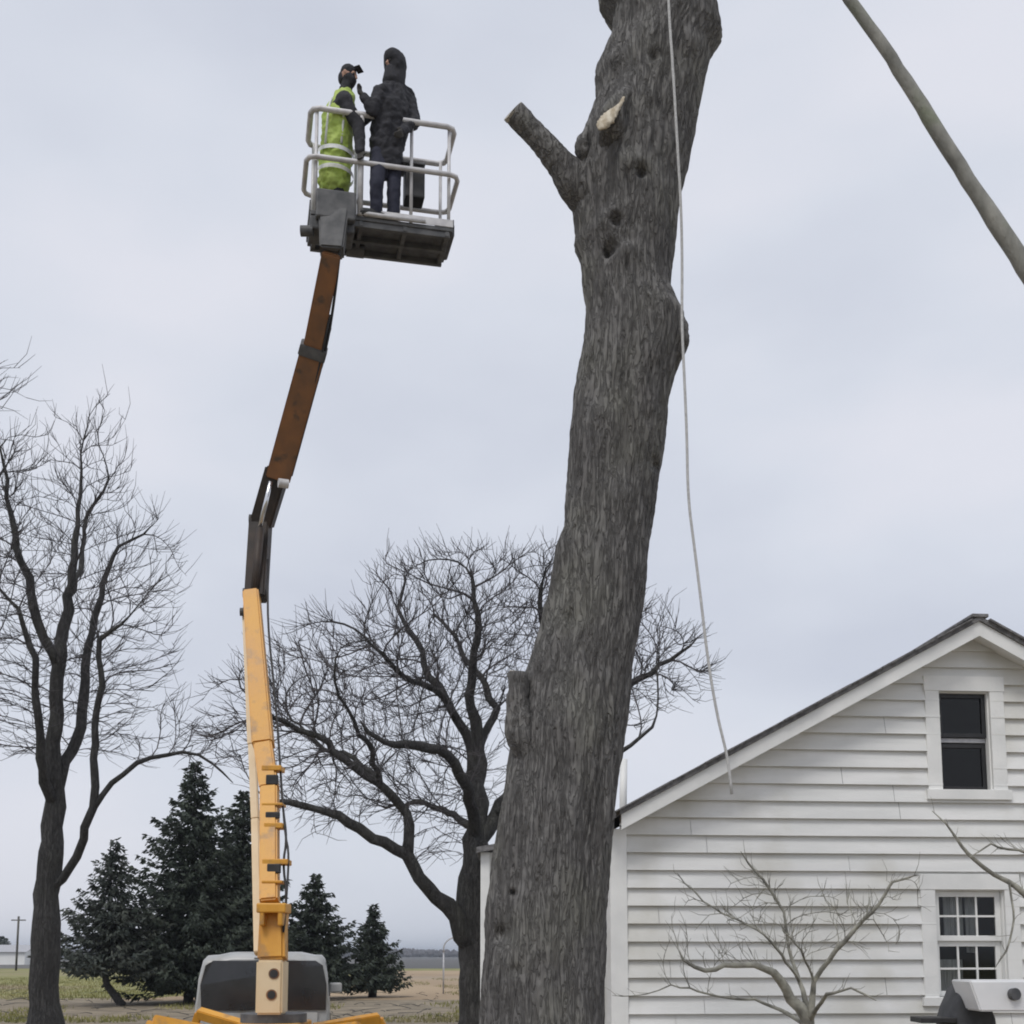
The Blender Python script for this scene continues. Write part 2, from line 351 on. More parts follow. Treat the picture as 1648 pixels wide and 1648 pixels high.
def bare_tree(name, label, cat, limbs, blobs, npts, seed, step=.3, infl=3.0, kill=.45, rtip=.0070, expo=2.1, mt='bark_far', mc='twig', cut=.035, group=None, twigs=2, twl=(.35, .8), droop=.25, iters=90, wob=.13, seg=None):
    rng = np.random.default_rng(seed); rnd = random.Random(seed)
    pos, par, rr = limb_nodes(limbs, seg or step, wob)
    A = []
    tot = sum(b[1][0]*b[1][1]*b[1][2] for b in blobs)
    for c, s in blobs:
        n = int(npts*s[0]*s[1]*s[2]/tot)
        d = rng.normal(size=(n, 3)); d /= np.linalg.norm(d, axis=1)[:, None]
        q = rng.random(n)**(1/2.4)
        A.append(np.array(c)+d*q[:, None]*np.array(s))
    A = np.vstack(A); A = A[A[:, 2] > .8]
    Pn = np.array([tuple(p) for p in pos]); near = np.zeros(len(A), int); nd_ = np.full(len(A), 1e9)
    new0 = 0; alive = np.ones(len(A), bool)
    for it in range(iters):
        blk = Pn[new0:]
        if len(blk):
            for s in range(0, len(A), 1500):
                D = np.linalg.norm(A[s:s+1500, None, :]-blk[None, :, :], axis=2)
                j = D.argmin(1); dm = D[np.arange(len(j)), j]; u = dm < nd_[s:s+1500]
                nd_[s:s+1500][u] = dm[u]; near[s:s+1500][u] = j[u]+new0
        alive &= nd_ > kill
        use = alive & (nd_ < infl)
        if not use.any(): break
        dirs = A[use]-Pn[near[use]]; dirs /= np.linalg.norm(dirs, axis=1)[:, None]
        acc = np.zeros((len(Pn), 3)); np.add.at(acc, near[use], dirs)
        idx = np.unique(near[use]); v = acc[idx]; v += rng.normal(size=v.shape)*.25
        v /= np.linalg.norm(v, axis=1)[:, None]+1e-9
        # keep some of the parent's direction
        pr = np.array([Pn[i]-Pn[par[i]] if par[i] >= 0 else (0, 0, 1) for i in idx]); pr /= np.linalg.norm(pr, axis=1)[:, None]+1e-9
        v = v+pr*.75+np.array((0, 0, .14)); v /= np.linalg.norm(v, axis=1)[:, None]+1e-9
        NP = Pn[idx]+v*step
        new0 = len(Pn); Pn = np.vstack([Pn, NP]); par += [int(i) for i in idx]; rr += [0]*len(idx)
        if len(Pn) > 30000: break
    n = len(Pn); ch = [[] for _ in range(n)]
    for i in range(1, n): ch[par[i]].append(i)
    rad = np.zeros(n); sm = np.zeros(n)
    for i in range(n-1, -1, -1):
        r = max(rtip, sm[i]**(1/expo) if sm[i] > 0 else rtip)
        if rr[i] > 0: r = min(max(r, rr[i]*.5), rr[i]*1.0) if False else rr[i]
        rad[i] = r
        if par[i] >= 0: sm[par[i]] += r**expo
    for i in range(1, n):     # never thicker than the parent
        if rad[i] > rad[par[i]]: rad[i] = rad[par[i]]
    VT, FT, VC, FC = [], [], [], []
    PV = [Vector(p) for p in Pn]
    stack = [(0, -1)]
    while stack:
        s, pa = stack.pop(); chain = [pa, s] if pa >= 0 else [s]
        cur = s
        while ch[cur]:
            c = sorted(ch[cur], key=lambda i: -rad[i])
            for o in c[1:]: stack.append((o, cur))
            cur = c[0]; chain.append(cur)
        if len(chain) < 2: continue
        rs = [rad[i] for i in chain]
        if pa >= 0: rs[0] = min(rad[pa], rs[1]*1.35)
        rs[-1] *= .5
        r0 = rs[min(1, len(rs)-1)]
        ns = 12 if r0 > .12 else 8 if r0 > .05 else 5 if r0 > .02 else 3
        pp = [PV[i] for i in chain]
        (a, b) = (VT, FT) if r0 > cut else (VC, FC)
        tube_data(pp, rs, ns, a, b, cap=(ns > 5))
    ctr = Vector(np.average([b[0] for b in blobs], axis=0, weights=[b[1][0]*b[1][1]*b[1][2] for b in blobs]))-Vector((0, 0, 1.5))
    for i in range(1, n):
        if rad[i] < .017 and par[i] >= 0:
            dp = (PV[i]-PV[par[i]]).normalized()
            for k in range(twigs):
                d = (dp*.9+(PV[i]-ctr).normalized()*.7+Vector((rnd.gauss(0, .5), rnd.gauss(0, .5), rnd.gauss(.2, .4)))).normalized()
                L = rnd.uniform(*twl); d2 = (d+Vector((rnd.gauss(0, .3), rnd.gauss(0, .3), rnd.gauss(droop, .3)))).normalized()
                p0 = PV[i].lerp(PV[par[i]], rnd.random()); p1 = p0+d*L*.5; p2 = p1+d2*L*.5
                tube_data([p0, p1, p2], [rtip*.95, rtip*.75, rtip*.4], 3, VC, FC, cap=False)
    base = limbs[0][0][0]
    t = empty(name, (base.x, base.y, 0), 0, label, cat, group)
    pymesh('trunk', VT, FT, M[mt], t, True)
    if VC: pymesh('crown', VC, FC, M[mc], t, True)
    print(name, n, len(FC)); return t
def L_(D0, *q):
    """limb: (px,py,dD,r)"""
    return [(P(a, b, D0+d), r) for a, b, d, r in q]

D = 24
base = G(765, D)
limbs = [
 [(base, .42), (P(765, 1640, D), .34), (P(763, 1520, D), .33), (P(760, 1440, D), .31), (P(768, 1370, D), .28), (P(770, 1310, D+.2), .17), (P(770, 1210, D+.3), .13), (P(755, 1120, D), .10), (P(770, 1010, D-.4), .07), (P(760, 930, D-.6), .035)],
 L_(D, (762, 1520, 0, .20), (735, 1475, -.3, .17), (690, 1430, -.6, .14), (655, 1375, -.9, .125), (600, 1350, -1.2, .10), (545, 1312, -1.5, .085), (490, 1297, -1.8, .065), (440, 1290, -2, .045)),
 L_(D, (655, 1375, -.9, .10), (655, 1310, -.8, .09), (625, 1275, -1, .08), (590, 1250, -1.2, .075), (530, 1195, -1.5, .065), (480, 1175, -1.7, .055), (440, 1155, -2, .045), (400, 1120, -2.4, .02)),
 L_(D, (612, 1265, -1, .06), (570, 1220, -.6, .055), (520, 1205, -.2, .04), (470, 1160, .2, .025)),
 L_(D, (610, 1262, -1, .055), (600, 1210, -1.6, .05), (570, 1160, -2.2, .04), (545, 1120, -2.6, .03), (540, 1060, -3, .018)),
 L_(D, (768, 1350, 0, .13), (755, 1270, -1, .115), (720, 1215, -1.6, .10), (670, 1200, -2.2, .08), (620, 1195, -2.8, .055), (580, 1160, -3.2, .03)),
 L_(D, (768, 1350, 0, .12), (757, 1250, .8, .11), (757, 1200, 1, .10), (725, 1140, 1, .09), (690, 1090, 1.2, .08), (670, 1030, 1.4, .06), (640, 980, 1.5, .045), (650, 920, 1.6, .02)),
 L_(D, (740, 1160, 1, .08), (700, 1110, 0, .065), (640, 1080, -1, .05), (600, 1040, -1.6, .03)),
 L_(D, (770, 1200, .3, .09), (800, 1140, .8, .08), (775, 1090, 1.1, .07), (740, 1040, 1.4, .05), (700, 990, 1.6, .03)),
 L_(D, (768, 1360, 0, .17), (800, 1310, .4, .15), (850, 1240, .8, .12), (920, 1160, 1, .10), (990, 1110, 1, .08), (1060, 1070, .8, .05), (1110, 1040, .6, .025)),
 L_(D, (850, 1240, .8, .11), (870, 1140, 0, .09), (880, 1040, -.6, .07), (870, 950, -1, .04)),
 L_(D, (920, 1160, 1, .09), (960, 1080, 1.8, .07), (1000, 1000, 2.2, .04)),
 L_(D, (800, 1310, .4, .10), (880, 1290, -.8, .08), (960, 1230, -1.6, .06), (1050, 1170, -2, .03)),
 L_(D, (765, 1340, .2, .10), (730, 1310, 1.4, .08), (680, 1290, 2.4, .06), (620, 1300, 3.2, .03)),
]
def bl(px, py, D, rx, ry, rz): return (tuple(P(px, py, D)), (rx, ry, rz))
bare_tree('maple_tree', 'wide spreading bare tree behind the thick trunk, low limbs reaching to the yellow lift', 'tree', limbs,
  [bl(770, 1040, D, 2.5, 3.2, 1.85), bl(610, 1120, D, 2.5, 3.2, 1.6), bl(480, 1150, D-1, 1.6, 2.2, 1.35), bl(960, 1060, D, 1.9, 2.6, 1.5), bl(1080, 1080, D, .95, 1.6, .9), bl(640, 1260, D, 2.3, 3, .8), bl(680, 960, D, 1.2, 1.8, 1.0), bl(370, 1200, D-1.5, .8, 1.5, .6), bl(560, 1310, D-1.5, 1.3, .8, .5), bl(850, 960, D, 1.3, 2, 1.0), bl(700, 1350, D-.5, .7, .9, .6)],
  8200, 11, step=.23, infl=2.1, kill=.31, rtip=.0074, expo=2.0, cut=.04, twl=(.25, .6))

D = 25
base = G(75, D)
limbs = [
 [(base, .44), (P(74, 1645, D), .34), (P(72, 1560, D), .31), (P(75, 1460, D), .28), (P(83, 1330, D), .21), (P(90, 1270, D), .17), (P(92, 1150, D), .15), (P(95, 1070, D-.1), .14), (P(108, 960, D), .10), (P(120, 900, D), .07), (P(125, 820, D), .045), (P(130, 730, D), .02)],
 L_(D, (92, 1075, 0, .11), (60, 1000, -.3, .10), (48, 930, -.5, .09), (25, 860, -.8, .07), (10, 800, -1, .05), (0, 720, -1.3, .02)),
 L_(D, (90, 1270, 0, .11), (115, 1210, .4, .12), (135, 1120, .6, .10), (148, 1020, .9, .08), (165, 940, 1, .06), (190, 880, 1.1, .035), (240, 850, 1.2, .02)),
 L_(D, (85, 1290, 0, .12), (65, 1220, -.6, .10), (58, 1130, -.9, .08), (48, 1040, -1.2, .065), (30, 980, -1.4, .04), (-20, 930, -1.6, .02)),
 L_(D, (98, 1440, 0, .10), (110, 1400, -.3, .095), (135, 1350, -.6, .09), (150, 1300, -.8, .08), (152, 1240, -.9, .08), (158, 1130, -1, .065), (160, 1030, -1.2, .05), (195, 1005, -1.3, .03)),
 L_(D, (150, 1305, -.8, .07), (180, 1260, -.7, .06), (220, 1228, -.6, .05), (270, 1215, -.5, .04), (320, 1215, -.4, .03), (375, 1260, -.3, .018)),
 L_(D, (108, 960, 0, .07), (130, 920, .6, .06), (135, 850, 1, .045), (175, 770, 1.2, .025)),
]
bare_tree('lawn_tree', 'tall bare tree with upright forking limbs on the lawn at the left', 'tree', limbs,
  [bl(110, 960, D, 2.3, 2.4, 2.6), bl(50, 1100, D, 1.8, 2.2, 1.7), bl(200, 1020, D, 1.3, 1.7, 1.6), bl(130, 790, D, 1.2, 1.4, 1.5), bl(190, 1160, D, 1.5, 1.5, .9), bl(300, 1180, D, .9, 1, .7), bl(150, 720, D, .9, 1, 1.3), bl(240, 920, D, .9, 1.2, 1.1), bl(20, 850, D, 1.2, 1.4, 1.5)],
  4800, 23, step=.26, infl=2.4, kill=.37, rtip=.0072, expo=2.0, cut=.04, twl=(.25, .7), droop=.45)

D = 21
base = G(-230, D)
limbs = [[(base, .4), (P(-225, 1400, D), .33), (P(-200, 1150, D), .26), (P(-170, 950, D), .18), (P(-110, 800, D), .11), (P(-60, 680, D), .05), (P(-20, 600, D), .02)],
 L_(D, (-190, 1100, 0, .15), (-130, 980, .3, .11), (-70, 860, .5, .07), (-10, 780, .6, .03)),
 L_(D, (-200, 1150, 0, .15), (-290, 950, .3, .11), (-330, 800, .5, .07)),
 L_(D, (-205, 1200, 0, .12), (-130, 1130, -.3, .09), (-60, 1060, -.5, .05), (-10, 1030, -.5, .025))]
bare_tree('edge_tree', 'twig ends of a bare tree cut off by the left border', 'tree', limbs,
  [bl(-110, 700, D, 1.9, 2, 2.2), bl(-90, 900, D, 1.7, 1.8, 1.7), bl(-280, 850, D, 1.6, 1.8, 2), bl(-60, 1080, D, .9, 1, 1.1)], 1500, 5, step=.3, infl=3, kill=.45, cut=.04)

# ------------------------------------------------------------------ spruces
def spruce(name, label, px, D, ytop, wpx, ybot, seed, m='needles', dens=1.0, group=None, ragged=.2, stem=None, skirt=.9):
    rnd = random.Random(seed); b = G(px, D); top = P(px, ytop, D).z; zb = P(px, ybot, D).z; Rm = wpx/2/F*D
    t = empty(name, b, 0, label, 'tree', group)
    V, Fc = [], []
    if stem: tube_data([q for q, _ in stem], [r for _, r in stem], 10, V, Fc)
    else: tube_data([b, b+Vector((.03, 0, zb)), b+Vector((0, 0, top*.7)), b+Vector((0, 0, top-.1))], [.17, .15, .07, .01], 9, V, Fc)
    V2, F2 = [], []
    H = top-zb; nl = int(H/.19)
    for li in range(nl):
        u = (li+.5)/nl; z = zb+H*u
        prof = (1-u)**.80*(1 if u > .12 else .72+.28*u/.12)
        nb = max(4, int(15*prof+4))
        a0 = rnd.uniform(0, 6.28)
        for k in range(nb):
            a = a0+2*math.pi*k/nb+rnd.uniform(-.2, .2); Lb = max(.12, Rm*prof*rnd.uniform(1-ragged, 1+ragged*.7))
            dr = Vector((math.cos(a), math.sin(a), 0)); c = Vector((b.x, b.y, z+rnd.uniform(-.08, .08)))
            drop = .30*Lb; lift = .12*Lb
            def pt(s): return c+dr*Lb*s+Vector((0, 0, -drop*math.sin(s*2.0)+lift*s*s*1.6))
            V_ = [pt(s) for s in (0, .35, .7, 1)]
            tube_data(V_, [.022, .016, .01, .005], 3, V, Fc, cap=False)
            nn = int((10+Lb*34)*dens)
            sd = Vector((-dr.y, dr.x, 0))
            for j in range(nn):
                s = rnd.random()**.7*1.02; p = pt(s)
                w = .16*Lb*(1.15-s)*rnd.uniform(-1, 1)*1.6
                p = p+sd*w+Vector((0, 0, rnd.uniform(-.10, .05)))
                d = (dr*rnd.uniform(.3, 1)+sd*(rnd.uniform(-.7, .7)+w*1.5)+Vector((0, 0, rnd.uniform(-.9, .25)))).normalized()
                l = rnd.uniform(.09, .24); q = d.cross(Vector((rnd.gauss(0, 1), rnd.gauss(0, 1), rnd.gauss(0, 1)))).normalized()*rnd.uniform(.018, .045)
                i = len(V2); V2 += [p-q, p+q, p+d*l*.6+q*.8, p+d*l, p+d*l*.6-q*.8]
                F2.append((i, i+1, i+2, i+3, i+4))
    pymesh('trunk', V, Fc, M['bark_far'], t, True)
    pymesh('crown', V2, F2, M[m], t, False)
    return t
spruce('spruce_tree', 'tallest dark spruce with a pointed top, standing left of the yellow mast', 305, 42, 1225, 275, 1580, 1, ragged=.55, dens=1.15)
spruce('spruce_tree', 'broad dark spruce directly behind the yellow mast, overlapping the tallest one', 385, 44, 1270, 230, 1572, 2, dens=1.25, ragged=.35)
D = 40
spruce('pine_tree', 'thin ragged grey-green evergreen with a bent bare stem, beside the big lawn tree', 178, D, 1350, 190, 1552, 3, m='needles_pale', dens=.75, ragged=.6,
  stem=[(G(200, D), .16), (P(192, 1612, D), .13), (P(172, 1585, D), .11), (P(165, 1545, D), .10), (P(176, 1480, D), .07), (P(178, 1400, D), .04), (P(178, 1352, D), .01)])
spruce('spruce_tree', 'dark spruce just right of the yellow mast behind the van roof', 505, 46, 1405, 185, 1578, 4, dens=1.2, ragged=.5)
spruce('spruce_tree', 'smallest dark spruce, with a narrow tip, farthest right in the evergreen row', 600, 48, 1455, 112, 1585, 5, dens=1.1, ragged=.55)

# ------------------------------------------------------------------ far things
fb = empty('farm_building', G(5, 210), 0, 'long low white farm building far off at the left edge', 'building')
def gable_box(parent, c, w, d, h, rh, mw, mr):
    x, y = c.x, c.y
    V = [(x-w/2, y-d/2, 0), (x+w/2, y-d/2, 0), (x+w/2, y+d/2, 0), (x-w/2, y+d/2, 0), (x-w/2, y-d/2, h), (x+w/2, y-d/2, h), (x+w/2, y+d/2, h), (x-w/2, y+d/2, h), (x-w/2, y, h+rh), (x+w/2, y, h+rh)]
    pymesh('wall', V, [(0, 1, 5, 4), (2, 3, 7, 6), (1, 2, 6, 9, 5), (3, 0, 4, 8, 7)], mw, parent)
    o = .4
    V = [(x-w/2-o, y-d/2-o, h-.1), (x+w/2+o, y-d/2-o, h-.1), (x+w/2+o, y, h+rh+.1), (x-w/2-o, y, h+rh+.1), (x-w/2-o, y+d/2+o, h-.1), (x+w/2+o, y+d/2+o, h-.1)]
    pymesh('roof', V, [(0, 1, 2, 3), (3, 2, 5, 4)], mr, parent)
gable_box(fb, G(5, 210), 10, 7, 2.2, 1.0, M['farwhite'], M['steel'])
box('door', G(-10, 206.4, 1.0), (1.6, .1, 2.0), M['darksteel'], fb)
def far_clump(px, D, w, h, seed, label):
    rnd = random.Random(seed); V, Fc = [], []; b = G(px, D)
    t = empty('far_tree', b, 0, label, 'tree')
    V1, F1 = [], []; tube_data([b, b+Vector((0, 0, h*.6))], [.3, .1], 8, V1, F1); pymesh('trunk', V1, F1, M['bark_far'], t, True)
    for i in range(1500):
        d = Vector((rnd.gauss(0, 1), rnd.gauss(0, 1), rnd.gauss(0, 1))).normalized()*rnd.random()**.4
        p = b+Vector((d.x*w, d.y*w, h*.62+d.z*h*.4)); q = Vector((rnd.gauss(0, 1), rnd.gauss(0, 1), rnd.gauss(0, 1))).normalized()*.3; s = d.orthogonal().normalized()*.16
        k = len(V); V += [p-q, p+s, p+q, p-s]; Fc.append((k, k+1, k+2, k+3))
    pymesh('crown', V, Fc, M['needles'], t)
far_clump(-5, 230, 2.4, 5.0, 3, 'small dark round tree at the far left edge behind the white farm building')
up = empty('utility_pole', G(27, 130), 0, 'thin distant utility pole between the left border and the big lawn trunk', 'pole')
tube('pole', [G(27, 130), G(27, 130, 5.6)], .11, M['bark_grey'], up)
box('crossarm', G(27, 130, 5.2), (1.5, .1, .12), M['bark_grey'], up)
lp = empty('yard_light', G(714, 52), 0, 'thin grey yard light pole with a curved arm, left of the spreading tree trunk', 'pole')
tube('pole', [G(714, 52), P(714, 1533, 52)], .035, M['steel'], lp)
tube('arm', [P(714, 1533, 52), P(714, 1522, 52), P(720, 1513, 52), P(731, 1508, 52)], .03, M['steel'], lp, it=2)
box('lamp_head', P(734, 1509, 52), (.3, .16, .09), M['steel'], lp)

# ------------------------------------------------------------------ the big trunk (surface modelled ring by ring)
TD = 9.0
left = [(-260, 985), (-150, 965), (-60, 950), (0, 957), (30, 980), (70, 976), (100, 962), (125, 951), (160, 955), (200, 940), (235, 922), (262, 924), (300, 908), (330, 916), (380, 925), (400, 921), (425, 930), (500, 937), (560, 935), (620, 926), (720, 912), (850, 905), (885, 890), (960, 881), (1010, 871), (1060, 853), (1080, 846), (1120, 838), (1180, 822), (1250, 815), (1300, 806), (1400, 793), (1450, 786), (1550, 779), (1648, 774), (1760, 765), (1850, 745), (1893, 715)]
right = [(-260, 1185), (-150, 1165), (-60, 1155), (0, 1156), (40, 1164), (65, 1170), (95, 1150), (180, 1131), (250, 1116), (320, 1100), (400, 1090), (470, 1081), (500, 1095), (520, 1106), (550, 1108), (580, 1100), (640, 1081), (750, 1066), (850, 1050), (950, 1040), (1000, 1031), (1100, 1015), (1200, 1005), (1300, 990), (1380, 981), (1450, 976), (1550, 972), (1648, 970), (1760, 978), (1850, 1000), (1893, 1035)]
ly, lx = zip(*left); ry, rx = zip(*right)
ROW = np.concatenate([np.arange(-260, 1680, 3.0), np.arange(1680, 1893, 8.0)])
NA = 300
# local features: (py, px, radius m, height m)
knots = [(325, 1024, .05, -.09), (315, 1010, .10, .05), (396, 985, .045, -.10), (390, 975, .10, .06), (436, 978, .055, -.13), (425, 1003, .06, -.04), (440, 1000, .13, .05), (150, 1045, .05, -.05), (440, 925, .08, .03), (690, 960, .10, .025), (820, 990, .14, .02), (1180, 925, .2, .03), (760, 1050, .05, -.05), (130, 985, .09, .03), (520, 1070, .15, .03), (600, 1045, .10, .02), (700, 1040, .06, -.02), (1440, 826, .022, -.06), (1505, 808, .07, -.08), (1010, 915, .06, -.02), (1300, 905, .25, .02), (210, 1035, .07, .02), (118, 1105, .12, .05), (1560, 830, .05, -.03)]
V = []; Fc = []
cz = []
for i, py in enumerate(ROW):
    l = float(np.interp(py, ly, lx)); r = float(np.interp(py, ry, rx)); c = P((l+r)/2, py, TD); hw = (r-l)/2/F*TD
    cz.append((c, hw))
kn = [(P(kx, ky, TD), kr, kh) for ky, kx, kr, kh in knots]
for i, (c, hw) in enumerate(cz):
    hs = np.mean([cz[min(max(j, 0), len(cz)-1)][1] for j in range(i-19, i+20)])   # depth radius varies more softly
    for k in range(NA):
        a = 2*math.pi*k/NA; ca, sa = math.cos(a), math.sin(a)
        lob = 1+.035*math.sin(3*a+c.z*.7)+.03*math.sin(5*a-c.z*1.1)
        rx_ = hw; ry_ = hs*.95*lob
        q = Vector((ca*5.2, sa*5.2, c.z*1.15))
        warp = noise.noise(q*.5)*1.3
        n1 = 1-abs(noise.noise(Vector((ca*7.5+warp, sa*7.5, c.z*1.3)))*2)     # long ridges
        n2 = 1-abs(noise.noise(Vector((ca*15, sa*15+warp, c.z*3.6+9)))*2)
        n3 = noise.noise(Vector((ca*2, sa*2, c.z*1.6+3)))
        n4 = noise.noise(Vector((ca*26, sa*26, c.z*14)))
        d = .013*(n1-.6)+.010*(n2-.6)+.028*n3+.012*noise.noise(Vector((ca*6, sa*6, c.z*4.5+20)))+.005*n4
        x = c.x+ca*(rx_+d); y = c.y+sa*(ry_+d); z = c.z+.004*n2
        if sa < 0.2:
            for kc, kr, kh in kn:
                dz = z-kc.z; dx = x-kc.x
                if abs(dz) < kr*2.2 and abs(dx) < kr*2.2:
                    g = math.exp(-(dx*dx+dz*dz)/(kr*kr)*1.3); y -= kh*g
        V.append((x, y, z))
n = len(cz)
for i in range(n-1):
    for k in range(NA):
        a0 = i*NA+k; a1 = i*NA+(k+1) % NA; Fc.append((a0, a0+NA, a1+NA, a1))
Fc.append(tuple(range(NA))); Fc.append(tuple((n-1)*NA+k for k in range(NA))[::-1])
tr = empty('topped_tree', (cz[-1][0].x, TD, 0), 0, 'massive grey tree trunk stripped of its limbs, crossing the whole height of view', 'tree')
pymesh('trunk', V, Fc, M['bark'], tr, True)
# limb stub on the left
def rough_tube(name, pts, rad, n, mt, parent, amp, fr=6, sub=26):
    P0 = smoothpath(pts, 3); m = len(P0); V, Fc = [], []
    rr = [float(np.interp(i/(m-1), np.linspace(0, 1, len(rad)), rad)) for i in range(m)]
    # resample
    Q, RR = [], []
    for s in range(sub+1):
        u = s/sub*(m-1); i = min(int(u), m-2); Q.append(P0[i].lerp(P0[i+1], u-i)); RR.append(rr[i]*(1-u+i)+rr[i+1]*(u-i))
    tube_data(Q, RR, n, V, Fc)
    V2 = []
    for idx, v in enumerate(V):
        c = Q[idx//n]; d = (v-c).normalized(); q = v*fr
        V2.append(v+d*amp*((1-abs(noise.noise(q)*2))-.5+noise.noise(q*.35)*1.2))
    return pymesh(name, V2, Fc, mt, parent, True)
st = rough_tube('limb_stub', [P(975, 350, TD), P(935, 305, TD-.1), P(900, 262, TD-.16), (P(868, 222, TD-.20)), P(828, 182, TD-.24)], [.16, .15, .105, .092, .088], 40, M['bark'], tr, .008, 14, 60)
e1 = P(828, 182, TD-.24); e0 = P(868, 222, TD-.20); dv = (e1-e0).normalized()
bm = bmesh.new(); addcyl(bm, e1+dv*.006, .090, .03, dv+Vector((-.1, -.45, 0)), 28); link('cut_face', bm, M['stub_wood'], tr)
# fresh cut scar on the front
sc0 = P(968, 212, TD-.52); sc1 = P(1003, 158, TD-.50)
def scar():
    ax = (sc1-sc0); L = ax.length; ax.normalize(); nrm = Vector((-.45, -1, -.1)).normalized(); sd = ax.cross(nrm).normalized()
    prof = [(-.02, .010), (.06, .038), (.16, .052), (.3, .050), (.45, .042), (.6, .032), (.75, .026), (.88, .018), (1.0, .006)]
    V, Fc = [], []; n = 14
    prof = [(float(u), float(np.interp(u, *zip(*prof)))) for u in np.linspace(-.02, 1, 26)]
    for s, w in prof:
        for k in range(n):
            a = 2*math.pi*k/n; q = 1+.55*noise.noise(Vector((s*13, k*2.7, 2)))
            V.append(sc0+ax*(L*1.05*s)+sd*math.cos(a)*w*q*1.15+nrm*(math.sin(a)*w*.5+.035*(1-s)))
    for i in range(len(prof)-1):
        for k in range(n): Fc.append((i*n+k, i*n+(k+1) % n, (i+1)*n+(k+1) % n, (i+1)*n+k))
    Fc.append(tuple(range(n))[::-1]); Fc.append(tuple((len(prof)-1)*n+k for k in range(n)))
    pymesh('cut_scar', V, Fc, M['cut_wood'], tr, True)
scar()
rough_tube('branch_collar', [P(990, 235, TD-.25), P(984, 200, TD-.42), P(988, 170, TD-.46), P(1010, 150, TD-.36), P(1030, 140, TD-.2)], [.13, .10, .075, .06, .05], 28, M['bark'], tr, .01, 12, 30)
rough_tube('burl', [P(1075, 490, TD-.05), P(1090, 520, TD-.15), P(1092, 555, TD-.15), P(1078, 590, TD-.05)], [.05, .085, .085, .05], 24, M['bark'], tr, .016, 14, 24)
rough_tube('bark_ridge', [P(948, 270, TD-.1), P(938, 245, TD-.2), P(935, 225, TD-.2), P(955, 200, TD-.15)], [.05, .06, .05, .03], 20, M['bark'], tr, .012, 16, 20)

rough_tube('broken_stub', [P(870, 1260, TD-.15), P(842, 1190, TD-.18), P(834, 1130, TD-.20), P(834, 1084, TD-.20)], [.10, .13, .088, .076], 28, M['bark'], tr, .016, 12, 30)
bm = bmesh.new(); addcyl(bm, P(834, 1083, TD-.20), .068, .02, Vector((.15, -.3, 1)), 9); link('broken_face', bm, M['stub_wood'], tr)
# rope hanging down in front of the trunk
rp = [(1072, -200, 8.42), (1075, 0, 8.45), (1083, 110, 8.42), (1090, 230, 8.42), (1096, 330, 8.45), (1098, 420, 8.5), (1100, 520, 8.5), (1099, 600, 8.5), (1104, 700, 8.5), (1110, 800, 8.5), (1117, 880, 8.5), (1126, 970, 8.5), (1141, 1060, 8.5), (1155, 1150, 8.5), (1166, 1210, 8.5), (1175, 1245, 8.5), (1180, 1278, 8.5)]
ro = tube('rope', [P(q[0]+(3.0*math.sin(i*1.9) if q[1] > 450 else 0), q[1], q[2]) for i, q in enumerate(rp)], .010, M['rope'], None, 8, 2)
tag(ro, 'thin pale rope hanging down the right side of the massive trunk', 'rope')

# ------------------------------------------------------------------ the limb crossing the upper right corner
D = 7.6
limbs = [
 [(G(2080, D+.4), .22), (P(2070, 1500, D+.3), .18), (P(2040, 1200, D+.2), .15), (P(1960, 900, D+.1), .12), (P(1850, 720, D), .095), (P(1740, 572, D), .070), (P(1648, 430, D), .060), (P(1600, 354, D), .056), (P(1545, 268, D), .052), (P(1495, 190, D), .048), (P(1445, 112, D), .044), (P(1398, 42, D), .040), (P(1366, -2, D), .038), (P(1290, -130, D), .032), (P(1240, -230, D), .02)]]
bare_tree('leaning_tree', 'smooth grey limb crossing the upper right corner, from a tree outside the frame', 'tree', limbs,
  [bl(1180, -420, D, .8, .9, .7), ((tuple(P(1500, -600, D))), (1.0, 1, .8))], 120, 8, step=.2, infl=1.2, kill=.3, mt='limb_grey', mc='bark_grey', cut=.015, wob=.012, twigs=1, seg=.09)

